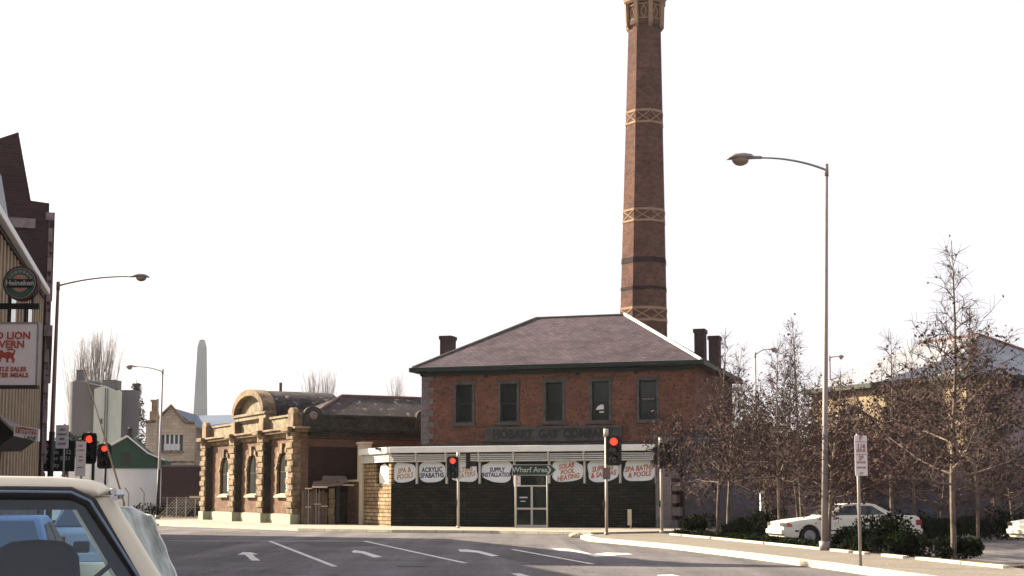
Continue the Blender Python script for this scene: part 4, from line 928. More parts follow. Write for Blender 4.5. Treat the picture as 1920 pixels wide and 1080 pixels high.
# round beer sign
c_ = at(38, 531, Yr); r_ = 33.0 / F * Yr
t = thing('round_beer_sign', 'round green and pink lightbox beer sign with maroon rim above the white tavern sign', 'sign', (c_.x, Yr, c_.z))
def disc(r, y, d, mt, nm, par, n=32, r2=None):
    m = MB(); m.prism([(r * math.cos(2 * PI * k / n), y, r * math.sin(2 * PI * k / n)) for k in range(n)], (0, d, 0)); return m.build(nm, M[mt], par)
dk = disc(r_, 0, .2, 'maroon', 'case', t); disc(r_ * .89, -.006, .01, 'galv', 'pale_ring', dk); disc(r_ * .85, -.012, .01, 'beergreen', 'green_ring', dk); disc(r_ * .5, -.018, .01, 'pinkdisc', 'pink_disc', dk)
m = MB(); m.box(-r_ * .72, r_ * .72, -.024, -.012, -.1, .085); m.build('name_band', M['black'], dk)
text('Heineken', .155, M['signlet'], dk, (0, -.03, 0), bold=.02)
m = MB()
for k in range(26):
    a = R(25 + 130 * k / 25)
    if k % 4 == 3: continue
    for rr0 in (.64, .72): m.ball((r_ * rr0 * math.cos(a), -.014, r_ * rr0 * math.sin(a)), (.012, .004, .016), 5, 4)
m.build('ring_lettering', M['galv'], dk)

# ================================================================ FAR LEFT BACKGROUND
def cyl_tank(px0, px1, pyt, Y, mt, label, zt2=None):
    a, b = at(px0, pyt, Y), at(px1, pyt, Y); r = (b.x - a.x) / 2
    t = thing('storage_silo', label, 'silo', ((a.x + b.x) / 2, Y + r, 0), 0, 'silos beyond the junction')
    m = MB(); m.lathe([(r, 0), (r, a.z - .15), (r * .97, a.z)], 32); o = m.build('shell', M[mt], t)
    m = MB()
    for k in range(1, 7): z = a.z * k / 7; m.lathe([(r + .03, z), (r + .03, z + .12)], 32)
    m.build('hoops', M[mt], t); return t, r, a.z
t, r, zz = cyl_tank(123, 177, 713, 200, 'steelgrey', 'large round grey silo, leftmost of the silos')
m = MB(); m.box(-1.0, .0, -.5, .6, zz, zz + 1.5); m.box(-1.05, .05, -.55, .65, zz + 1.5, zz + 1.6); m.build('hatch_house', M['steelgrey'], t)
m = MB(); m.box(-.4, 4.4, -r + .2, -r + .8, zz - .6, zz - .35); m.tube([(.5, -r, zz - .2), (5.2, -r - 2, zz - 1.5)], .15, 6); m.build('conveyor', M['steelgrey'], t)
t, r, zz = cyl_tank(213, 256, 731, 205, 'steelgrey', 'shorter round grey silo, rightmost of the silos')
a, b = at(177, 728, 195), at(214, 728, 195)
t = thing('silo_tower', 'tall white rectangular silo tower between the two grey silos', 'silo tower', (a.x, 195, 0)); W_ = b.x - a.x
m = MB(); m.prism([(0, 0, 0), (W_, 0, 0), (W_, 0, a.z - .2), (W_ * .5, 0, a.z + .35), (0, 0, a.z - .1)], (0, 4, 0)); m.build('body', M['silowhite'], t)
m = MB(); m.box(W_ * .3, W_, 1, 3.6, a.z + .0, at(200, 711, 195).z); m.build('head_house', M['steelgrey'], t)
m = MB()
for q in (.58, .7): m.tube([(W_ * q, -.15, 0), (W_ * q, -.15, a.z)], .07, 5)
m.box(W_ * .34, W_ * .46, -.08, 0, at(190, 795, 195).z, at(190, 785, 195).z); m.build('pipes', M['steelgrey'], t)
# green shed
Ys = 112; x0, x1 = at(196, 880, Ys).x, at(310, 880, Ys).x; zw = at(250, 878, Ys).z
t = thing('green_shed', 'whitewashed shed with dark green boarded gable end', 'shed', (x0, Ys, 0)); W_ = x1 - x0
zap, xap = at(240, 819, Ys).z, at(240, 819, Ys).x - x0; zl = at(200, 843, Ys).z; zr = at(308, 864, Ys).z
m = MB(); m.box(0, W_ - .4, 0, 2, 0, zw); m.build('wall', M['whitewall'], t); m = MB(); m.box(W_ - .55, W_ - .38, -.05, 1.5, 0, zw - .02); m.build('corner_board', M['signwhite'], t)
m = MB(); m.prism([(0, -.12, zw), (W_, -.12, zw), (W_, -.12, zr), (W_ * .72, -.12, at(280, 851, Ys).z), (xap, -.12, zap), (0, -.12, zl)], (0, 2, 0)); gb = m.build('gable', M['greenwall'], t)
m = MB(); m.box(at(226, 860, Ys).x - x0, at(247, 860, Ys).x - x0, -.14, -.12, at(226, 872, Ys).z, at(226, 848, Ys).z); m.build('hatch_door', M['green_trim'], gb)
m = MB(); m.tube([(-.1, -.2, zl + .02), (xap, -.2, zap + .05)], .09, 5); m.tube([(xap, -.2, zap + .05), (W_ * .72, -.2, at(280, 851, Ys).z + .05), (W_, -.2, zr + .05)], .06, 5); m.build('bargeboard', M['signwhite'], t)
m = MB(); m.box(xap - .15, xap + .2, .2, .6, zap - .2, zap + .65); m.ball((xap + .02, .4, zap + .5), (.22, .22, .28), 8, 6); m.build('ventilator', M['black'], t)
# low white outbuilding
x0, x1 = at(127, 880, 104).x, at(168, 880, 104).x; z1_, z2_ = at(130, 880, 104).z, at(150, 858, 104).z
t = thing('white_outbuilding', 'small stepped white building glimpsed between the parking sign and dark board', 'shed', (x0, 104, 0)); W_ = x1 - x0
m = MB(); m.box(0, W_, 0, 5, 0, z1_); m.box(.5, W_, .0, 5, z1_, z2_); m.build('wall', M['white'], t); m = MB(); m.box(.42, W_ + .08, -.05, 5.1, z2_, z2_ + .1); m.build('roof', M['galv'], t)
# brown wall
x0, x1 = at(303, 875, 109).x, at(386, 875, 109).x; zt = at(340, 875, 109).z
t = thing('brown_brick_wall', 'long plain dark brown brick wall between the green shed and the arched building', 'wall', (x0, 109, 0)); W_ = x1 - x0
m = MB(); m.box(0, W_ + 6, 0, .4, 0, zt); m.build('wall', M['purplebrick'], t); m = MB(); m.box(0, W_ + 6, -.06, .46, zt, zt + .14); m.build('coping', M['paststone'], t)
# sandstone school
Yq = 138; x0, x1 = at(272, 860, Yq).x, at(364, 860, Yq).x; t = thing('sandstone_gabled_building', 'coursed sandstone building with a gabled bay and mullioned window', 'building', (x0, Yq, 0)); W_ = x1 - x0
xl = at(290, 800, Yq).x - x0; zap = at(322, 762, Yq).z; ze = at(300, 800, Yq).z; xap = at(321, 762, Yq).x - x0
wx0, wx1 = at(301, 830, Yq).x - x0, at(343, 830, Yq).x - x0; wz0, wz1 = at(320, 845, Yq).z, at(320, 815, Yq).z
m = MB(); m.wall(W_, ze, .5, [(wx0, wx1, wz0, wz1, False)]); m.prism([(0, 0, ze), (W_, 0, ze), (W_, 0, ze + .3), (W_ - .9, 0, ze + .4), (xap, 0, zap), (.9, 0, ze + .5), (.0, 0, ze + .4)], (0, .6, 0)); m.box(W_, W_ + 7, 2, 2.5, 0, at(380, 822, Yq).z); m.box(W_ - .5, W_, .6, 12, 0, ze); m.box(0, .5, .6, 12, 0, ze); m.build('wall', M['sandblk'], t)
m = MB(); m.tube([(0, -.1, ze + .45), (.9, -.1, ze + .55), (xap, -.1, zap + .1), (W_ - .9, -.1, ze + .45), (W_, -.1, ze + .35)], .16, 5); m.build('gable_coping', M['sand'], t)
m = MB(); m.box(wx0, wx1, .3, .31, wz0, wz1); wn = m.build('window', M['darkglass'], t)
m = MB()
for k in range(1, 5): xx = wx0 + (wx1 - wx0) * k / 5; m.box(xx - .07, xx + .07, .05, .3, wz0, wz1)
m.box(wx0 + .3, wx1 - .3, .12, .29, wz0 + .05, wz0 + .65); m.build('mullions', M['whitewall'], wn)
m = MB(); m.box(wx0 - .1, wx1 + .1, -.12, .0, wz0 - .22, wz0); m.build('sill', M['sand'], wn); m = MB(); m.box(0, W_, -.08, 0, at(320, 868, Yq).z, at(320, 864, Yq).z); m.build('stone_band', M['sand'], t)
m = MB(); zr_ = at(380, 779, 150).z; m.add([(xap, .6, zap - .1), (W_, .6, ze), (W_ + 9, 2.4, ze - 1.2), (W_ + 9, 9, zr_), (xap, 12, zr_), (xap, .6, zap - .1), (0, .6, ze), (0, 12, ze)], [(0, 1, 2, 3, 4), (5, 4, 7, 6)]); m.build('roof', M['blueroof'], t, recalc=False)
m = MB(); xx = at(283, 760, Yq).x - x0; m.box(xx - .35, xx + .35, 1, 1.8, ze - .5, at(283, 770, Yq).z); m.box(xx - .2, xx + .2, 1.1, 1.7, at(283, 770, Yq).z, at(283, 749, Yq).z); m.box(xx - .3, xx + .3, 1, 1.8, at(283, 752, Yq).z, at(283, 748, Yq).z); m.build('chimney', M['sand'], t)
m = MB(); p = at(292, 905, 128); m.tube([(0, 0, 0), (.02, 0, at(292, 748, 128).z)], .09, 6); tag(m.build('mast', M['galv'], None, (p.x, 128, 0)), 'thin pale mast standing before the sandstone gable', 'mast')
# obelisk
Yo = 320; a, b = at(363, 778, Yo), at(387, 778, Yo); cx = (a.x + b.x) / 2; hw = (b.x - a.x) / 2; zt = at(378, 650, Yo).z; tw = 7.2 / F * Yo
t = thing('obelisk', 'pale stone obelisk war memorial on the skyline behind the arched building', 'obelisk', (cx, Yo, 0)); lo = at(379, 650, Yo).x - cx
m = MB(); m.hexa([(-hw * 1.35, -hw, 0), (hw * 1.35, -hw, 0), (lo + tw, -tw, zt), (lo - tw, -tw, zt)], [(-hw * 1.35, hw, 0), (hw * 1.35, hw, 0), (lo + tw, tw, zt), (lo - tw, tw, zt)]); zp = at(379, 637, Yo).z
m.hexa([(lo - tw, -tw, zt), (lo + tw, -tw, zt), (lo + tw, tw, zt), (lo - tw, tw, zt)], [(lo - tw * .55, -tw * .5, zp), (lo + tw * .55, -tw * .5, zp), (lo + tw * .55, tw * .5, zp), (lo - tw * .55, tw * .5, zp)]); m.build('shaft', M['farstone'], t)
m = MB(); m.box(-4, 4, -4, 4, 0, 8); m.build('pedestal', M['farstone'], t)
# fence
x0, x1 = at(296, 940, 99).x, at(384, 940, 99).x
t = thing('chain_link_fence', 'low wire mesh fence on thin posts before the brown brick wall', 'fence', (x0, 99, 0)); W_ = x1 - x0
m = MB()
for k in range(6): m.tube([(W_ * k / 5, 0, 0), (W_ * k / 5, 0, 1.55)], .03, 5)
m.build('posts', M['galv'], t)
m = MB()
for z in (.15, .8, 1.5): m.tube([(0, 0, z), (W_, 0, z)], .018, 4)
k = 0
while k < W_ + 1.2:
    for s in (1, -1):
        xa, xb = (k - 1.3, k) if s > 0 else (k, k - 1.3); 
        if min(xa, xb) >= 0 and max(xa, xb) <= W_: m.tube([(xa, 0, .15), (xb, 0, 1.5)], .006, 3)
    k += .22
m.build('mesh', M['galv'], t)
m = MB(); m.box(at(356, 932, 98.5).x - x0, W_, -.6, -.5, at(356, 933.5, 98.5).z, at(356, 930, 98.5).z); m.build('rail', M['creampaint'], t)
for i, px in enumerate((215, 241, 270)):
    b = at(px, 940, 92); m = MB(); zt = at(px, 925, 92).z; m.tube([(0, 0, 0), (0, 0, zt), (-.25, 0, zt + .35)], .05, 6)
    tag(m.build('cranked_fence_post', M['galv'], None, (b.x, 92, 0)), ['leftmost cranked fence post against the whitewashed shed', 'middle cranked fence post against the whitewashed shed', 'right cranked fence post against the whitewashed shed'][i], 'fence post', 'cranked fence posts')
struct(sheet('verge', [(-26.5, 88), (-17, 96), (-17, 109), (-40, 109), (-40, 88)], .13, M['grass']))

# ================================================================ TREES AND BUSHES
def rv(rnd): 
    return Vector((rnd.gauss(0, 1), rnd.gauss(0, 1), rnd.gauss(0, 1))).normalized()
def branch(mb, p, d, L, r, rnd, ends, wander=.12, up=.05, seg=4, n=4, rmin=.004):
    pts = [p.copy()]; rs = [r]; step = L / seg
    for k in range(seg):
        d = (d + rv(rnd) * wander + Vector((0, 0, up))).normalized(); p = p + d * step; pts.append(p.copy()); rs.append(max(rmin, r * (1 - .75 * (k + 1) / seg)))
    mb.tube(pts, rs, n, cap=False); ends.append((pts, d, r)); return pts, d
def make_tree(seed, H, crown0, spread, dens, leafn, leafm='leaf', lean=0, leaftop=1.0, trunk_r=.1, ls=.062):
    rnd = random.Random(seed); t = bpy.data.objects.new('garden_tree', None); COL.objects.link(t)
    tr = MB(); tw = MB(); lf = MB(); pts = []; p = Vector((0, 0, -.1)); d = Vector((lean, 0, 1)).normalized(); N = 12; rs = []
    for k in range(N + 1):
        pts.append(p.copy()); rs.append(max(.008, trunk_r * (1 - k / N) ** .75)); d = (d + rv(rnd) * .045 + Vector((0, 0, .06))).normalized(); p = p + d * H / N
    tr.tube(pts, rs, 8, cap=False)
    def pt(u): 
        x = u * N; i = min(N - 1, int(x)); return pts[i].lerp(pts[i + 1], x - i)
    tips = []; nb = dens
    for b in range(nb):
        u = crown0 + (.97 - crown0) * (b / nb) ** 1.15; f = (u - crown0) / (1 - crown0); az = b * 2.4 + rnd.uniform(-.5, .5)
        L = spread * (1 - f) ** 1.9 * rnd.uniform(.8, 1.25) + .3; el = .35 + .55 * f + rnd.uniform(-.15, .2)
        if f < .25: el = rnd.uniform(.05, .6)
        dd = Vector((math.cos(az) * math.cos(el), math.sin(az) * math.cos(el), math.sin(el))); e = []
        bp, bd = branch(tr, pt(u), dd, L, trunk_r * .36 * (1 - f * .6), rnd, e, .13, .05, 6, 5)
        for s in range(int((5 + L * 6) * (1 - .5 * f))):
            v = rnd.uniform(.15, 1); x = v * 6; i = min(5, int(x)); q = bp[i].lerp(bp[i + 1], x - i); d2 = (bd + rv(rnd) * .95).normalized()
            sp, sd_ = branch(tw, q, d2, L * rnd.uniform(.2, .42), .013, rnd, e, .2, .02, 3, 3)
            for s2 in range(5):
                j = rnd.randint(1, 2); q2 = sp[j].lerp(sp[j + 1], rnd.random()); d3 = (sd_ + rv(rnd) * 1.1).normalized(); tp, _ = branch(tw, q2, d3, rnd.uniform(.18, .42), .006, rnd, e, .25, -.03, 2, 3, .003)
                tips.append((tp, f))
    for i in range(leafn):
        tp, f = rnd.choice(tips)
        if rnd.random() > max(.04, (1 - f * 1.75)) * leaftop: continue
        q = tp[0].lerp(tp[-1], rnd.uniform(.2, 1.1)) + rv(rnd) * .06; a = rv(rnd); b = a.cross(rv(rnd)).normalized(); s = ls * rnd.uniform(.5, 1.25)
        lf.add([q - a * s * .6 - b * s * .25, q + a * s * .3 - b * s * .5, q + a * s * .8 + b * s * .1, q - a * s * .1 + b * s * .5], [(0, 1, 2, 3)])
    tr.build('trunk', M['bark'], t, smooth=True, recalc=False); tw.build('twigs', M['twig'], t, recalc=False); lf.build('crown', M[leafm], t, recalc=False)
    return t
protos = [make_tree(11, 7.6, .24, 2.9, 32, 7600, trunk_r=.075), make_tree(12, 6.4, .27, 2.5, 25, 6000, trunk_r=.06), make_tree(13, 6.8, .24, 2.7, 27, 7200, 'leaf', .03, trunk_r=.065), make_tree(14, 6.0, .28, 2.4, 24, 4600, 'leaf2', trunk_r=.055)]
ptype = [7.6, 6.4, 6.8, 6.0]
TG = 'leaf clinging winter trees in the roadside garden'
trees = [ # px, base py, dist, top py, proto, label
    (1788, 1048, None, 458, 0, 'largest bare tree with forked pale trunk, rightmost on the garden kerb'),
    (1365, 1006, None, 655, 1, 'slim white trunked tree before the grey wall, right of a closer pair'),
    (1345, 1000, None, 625, 2, 'slim tree nearest to the brick hall, pale trunk before the grey wall'),
    (1461, 1012, None, 640, 3, 'tree whose thin trunk crosses the nose of the white sedan'),
    (1553, 1030, None, 700, 2, 'tree standing directly behind the tall street lamp'),
    (1505, 985, 53, 600, 0, 'tall tree with pale trunk behind the bonnet of the white sedan'),
    (1498, 985, 55, 640, 1, 'tree with leaning pale trunk behind the bonnet of the white sedan'),
    (1672, 990, 47, 630, 2, 'tree with dark trunk behind the boot of the white sedan'),
    (1714, 985, 53, 640, 3, 'small tree with short pale trunk right of the white sedan'),
    (1832, 1002, 50, 570, 3, 'thin pale trunked tree between the big forked tree and the second white car'),
    (1620, 985, 57, 770, 1, 'tree half hidden behind the roof of the white sedan'),
    (1900, 990, 54, 790, 2, 'tree at the right edge behind the second white car'),
    (1580, 985, 59, 790, 0, 'tree behind the windscreen of the white sedan near the low wall'),
    (1440, 985, 60, 740, 2, 'broad low tree beside the white gate post'),
    (1760, 985, 58, 800, 1, 'background tree by the low wall, left of the big forked tree'),
    (1865, 985, 58, 790, 3, 'background tree by the low wall, right of the big forked tree')]
used = set(); rt = random.Random(5)
for px, py, Y, top, k, lab in trees:
    if Y is None: g0 = gp(px, py, .1)
    else: g0 = at(px, 950, Y); g0.z = .0
    hgt = at(px, top, g0.y).z - g0.z; s = hgt / (ptype[k] * .97)
    o = protos[k] if k not in used else copy_tree(protos[k]); used.add(k)
    sxy = max(1.0, min(1.25, s)) if s < 1 else 1 + (s - 1) * .5
    o.location = g0; o.scale = (sxy, sxy, s); o.rotation_euler = (0, 0, rt.uniform(0, 6.28)); tag(o, lab, 'tree', TG)

def bush(loc, w_, h_, d_, seed, label, n=2600, group='dark evergreen shrubs along the garden kerb', m_='bush', ls=.1):
    rnd = random.Random(seed); t = thing('shrub', label, 'shrub', loc, 0, group); st = MB(); lf = MB()
    lobes = [(Vector((rnd.uniform(-.55, .55) * w_, rnd.uniform(-.4, .4) * d_, h_ * rnd.uniform(.3, .62))), rnd.uniform(.28, .5)) for _ in range(9)]
    for c, r in lobes: st.tube([(c.x * .3, c.y * .3, 0), (c.x * .7, c.y * .7, c.z * .6), c], [.025, .018, .008], 4, cap=False)
    for i in range(n):
        c, r = rnd.choice(lobes); v = rv(rnd); rr0 = rnd.uniform(.45, 1.08) ; q = c + Vector((v.x * r * w_ * .8, v.y * r * d_ * .8, v.z * r * h_ * .85)) * rr0
        if q.z < .03: q.z = rnd.uniform(.03, .2)
        a = (v + rv(rnd) * .8).normalized(); b = a.cross(rv(rnd)).normalized(); s = ls * rnd.uniform(.6, 1.3)
        lf.add([q - b * s * .3, q + a * s * .5 - b * s * .3, q + a * s, q + a * s * .4 + b * s * .35], [(0, 1, 2, 3)])
    st.build('stems', M['twig'], t, recalc=False); lf.build('foliage', M[m_], t, recalc=False); return t
B = [(1305, 1000, .9, .75, 'low dark shrub at the foot of the nearest slim tree, left end of the garden'), (1412, 1006, 1.15, .75, 'round dark shrub in front of the nose of the white sedan'),
     (1385, 1008, .7, .5, 'small shrub left of the one at the sedan nose'), (1500, 1014, 1.3, .38, 'flat dark shrub beneath the front bumper of the white sedan'),
     (1598, 1030, .75, .62, 'dark shrub just left of the parking sign post'), (1652, 1037, 1.05, 1.15, 'tallest dark shrub, hiding the rear door of the white sedan'),
     (1718, 1044, .9, .62, 'dark shrub left of the big forked tree, overhanging the kerb'), (1808, 1048, .75, .55, 'thin scrubby shrub at the foot of the big forked tree'), (1692, 1036, .8, .6, 'dark shrub below the tail of the white sedan')]
for i, (px, py, w_, h_, lab) in enumerate(B):
    g0 = gp(px, py, .1); g0.y += .25; bush(g0, w_, h_, w_ * .8, 30 + i, lab, 2600 if h_ > .6 else 1500)
for i, (px, Y, w_, h_, lab) in enumerate([(1735, 50, 1.6, 1.1, 'dark hedge shrub beyond the boot of the white sedan'), (1770, 52, 1.6, .95, 'hedge shrub behind the big forked tree'), (1860, 53, 1.8, 1.0, 'hedge shrub left of the second white car'), (1905, 56, 1.8, 1.3, 'hedge shrub behind the second white car'), (1445, 58, 1.0, 1.2, 'shrub at the foot of the white gate post')]):
    g0 = at(px, 950, Y); g0.z = 0; bush(g0, w_, h_, 1.0, 60 + i, lab, 2600)
# ground cover
rnd = random.Random(2); gcv = MB()
for i in range(6000):
    u = rnd.random() ** 1.3 * .66; i0 = min(2, int(u * 3)); f = u * 3 - i0; p = ik[i0].lerp(ik[i0 + 1], f) + Vector((rnd.uniform(.2, 1.0), rnd.uniform(0, 1.0), 0)); p.z = .1 + rnd.uniform(0, .16)
    a = rv(rnd); b = a.cross(rv(rnd)).normalized(); s = .07; gcv.add([p - a * s, p + b * s * .5, p + a * s, p - b * s * .5], [(0, 1, 2, 3)])
tag(gcv.build('ground_cover', M['bush'], None, recalc=False), 'low dark ground cover carpeting the roadside garden bed', 'ground cover', None, 'stuff')
# poplars
def poplar(px, Y, top, wd, seed, label, m_='farbark', nb=60):
    rnd = random.Random(seed); b = at(px, 900, Y); t = thing('bare_poplar', label, 'tree', (b.x, Y, 0), 0, 'bare poplars beyond the roofs'); H = at(px, top, Y).z
    tr = MB(); tw = MB(); tr.tube([(0, 0, 0), (0, 0, H * .5), (.1, 0, H)], [wd * .09, wd * .06, .02], 6, cap=False)
    for k in range(nb):
        u = rnd.uniform(.15, .85); az = rnd.uniform(0, 6.28); el = rnd.uniform(1.32, 1.5); L = min(H * (1 - u) * rnd.uniform(.7, 1.05), H * .45); e = []
        d = Vector((math.cos(az) * math.cos(el), math.sin(az) * math.cos(el), math.sin(el))) ; p0 = Vector((math.cos(az), math.sin(az), 0)) * rnd.uniform(0, wd * .36) + Vector((0, 0, H * u))
        bp, bd = branch(tr, p0, d, L, .05 * wd / 3, rnd, e, .05, .06, 5, 4, .012)
        for s in range(7):
            j = rnd.randint(0, 4); q = bp[j].lerp(bp[j + 1], rnd.random()); branch(tw, q, (bd + rv(rnd) * .35).normalized(), L * .3, .018, rnd, e, .08, .06, 2, 3, .01)
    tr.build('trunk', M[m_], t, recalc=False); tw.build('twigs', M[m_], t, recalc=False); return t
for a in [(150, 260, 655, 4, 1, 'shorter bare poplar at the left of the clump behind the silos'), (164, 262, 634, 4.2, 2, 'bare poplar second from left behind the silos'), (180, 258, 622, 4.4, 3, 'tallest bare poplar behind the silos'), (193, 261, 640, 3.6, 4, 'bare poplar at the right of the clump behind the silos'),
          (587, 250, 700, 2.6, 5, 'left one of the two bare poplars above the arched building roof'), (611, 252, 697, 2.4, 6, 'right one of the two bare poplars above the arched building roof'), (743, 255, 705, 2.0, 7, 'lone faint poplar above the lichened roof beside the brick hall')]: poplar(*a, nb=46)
# conifer
rnd = random.Random(9); Yc = 215; b = at(236, 900, Yc); Hc = at(236, 712, Yc).z
t = thing('dark_conifer', 'dark layered conifer half hidden behind the right grey silo', 'tree', (b.x + 1.2, Yc, 0)); tr = MB(); tr.tube([(0, 0, 0), (0, 0, Hc)], [.4, .03], 6); tr.build('trunk', M['twig'], t)
lf = MB()
for k in range(40):
    u = .2 + .78 * k / 40; L = (1 - u) * 3.9 + .4
    for j in range(6):
        az = rnd.uniform(0, 6.28)
        for s in range(26):
            v = rnd.random(); q = Vector((math.cos(az) * L * v, math.sin(az) * L * v, Hc * u - v * L * .12 + .0)) + rv(rnd) * .22; a = rv(rnd); a.z *= .3; c = a.cross(rv(rnd)).normalized(); z_ = .2
            lf.add([q - a * z_, q + c * z_ * .5, q + a * z_, q - c * z_ * .5], [(0, 1, 2, 3)])
lf.build('crown', M['conif'], t, recalc=False)
def leafmass(name, px, Y, w_, h_, label, mt, n=2500, seed=1, ls=.5, cat='tree', grp=None):
    rnd = random.Random(seed); b = at(px, 900, Y); t = thing(name, label, cat, (b.x, Y, 0), 0, grp); lf = MB(); tr = MB(); tr.tube([(0, 0, 0), (0, 0, h_ * .6)], [w_ * .06, w_ * .02], 6); tr.build('trunk', M['twig'], t)
    lb_ = [(Vector((rnd.uniform(-.35, .35) * w_, rnd.uniform(-.3, .3) * w_, h_ * rnd.uniform(.35, .8))), rnd.uniform(.18, .3) * min(w_, h_)) for _ in range(12)]
    for i in range(n):
        c, r = rnd.choice(lb_); q = c + rv(rnd) * r * rnd.uniform(.5, 1.1); a = rv(rnd); b2 = a.cross(rv(rnd)).normalized(); s = ls * rnd.uniform(.5, 1.2); q.z = max(.1, min(h_, q.z))
        lf.add([q - a * s, q + b2 * s * .6, q + a * s, q - b2 * s * .6], [(0, 1, 2, 3)])
    lf.build('crown', M[mt], t, recalc=False)
leafmass('evergreen_tree', 148, 180, 5.2, at(148, 792, 180).z * 1.0, 'dark evergreen clump at the foot of the left grey silo', 'conif', 3500, 1, .3)
for i, (px, top) in enumerate(((402, 770), (420, 768), (437, 771))):
    leafmass('skyline_tree', px, 300, 5.5, at(px, top - 1, 300).z, ['leftmost small dark tree on the skyline behind the round pediment', 'middle small dark tree on the skyline behind the round pediment', 'right small dark tree on the skyline touching the round pediment'][i], 'fartree', 1500, 5 + i, .4, grp='skyline trees')
leafmass('evergreen_tree', 262, 160, 3.5, at(262, 800, 160).z, 'dark bushy tree between the right silo and the sandstone gable', 'conif', 2000, 3, .25)
bush((at(300, 950, 103).x, 103, .1), 3.0, 1.1, 1.0, 90, 'dark scrubby bush behind the wire fence, at the shed corner', 1800, 'scrub behind the wire fence', ls=.16)
bush((at(345, 950, 104).x, 104, .1), 3.2, .9, 1.0, 91, 'dark scrubby bush behind the wire fence, before the brown wall', 1800, 'scrub behind the wire fence', ls=.16)

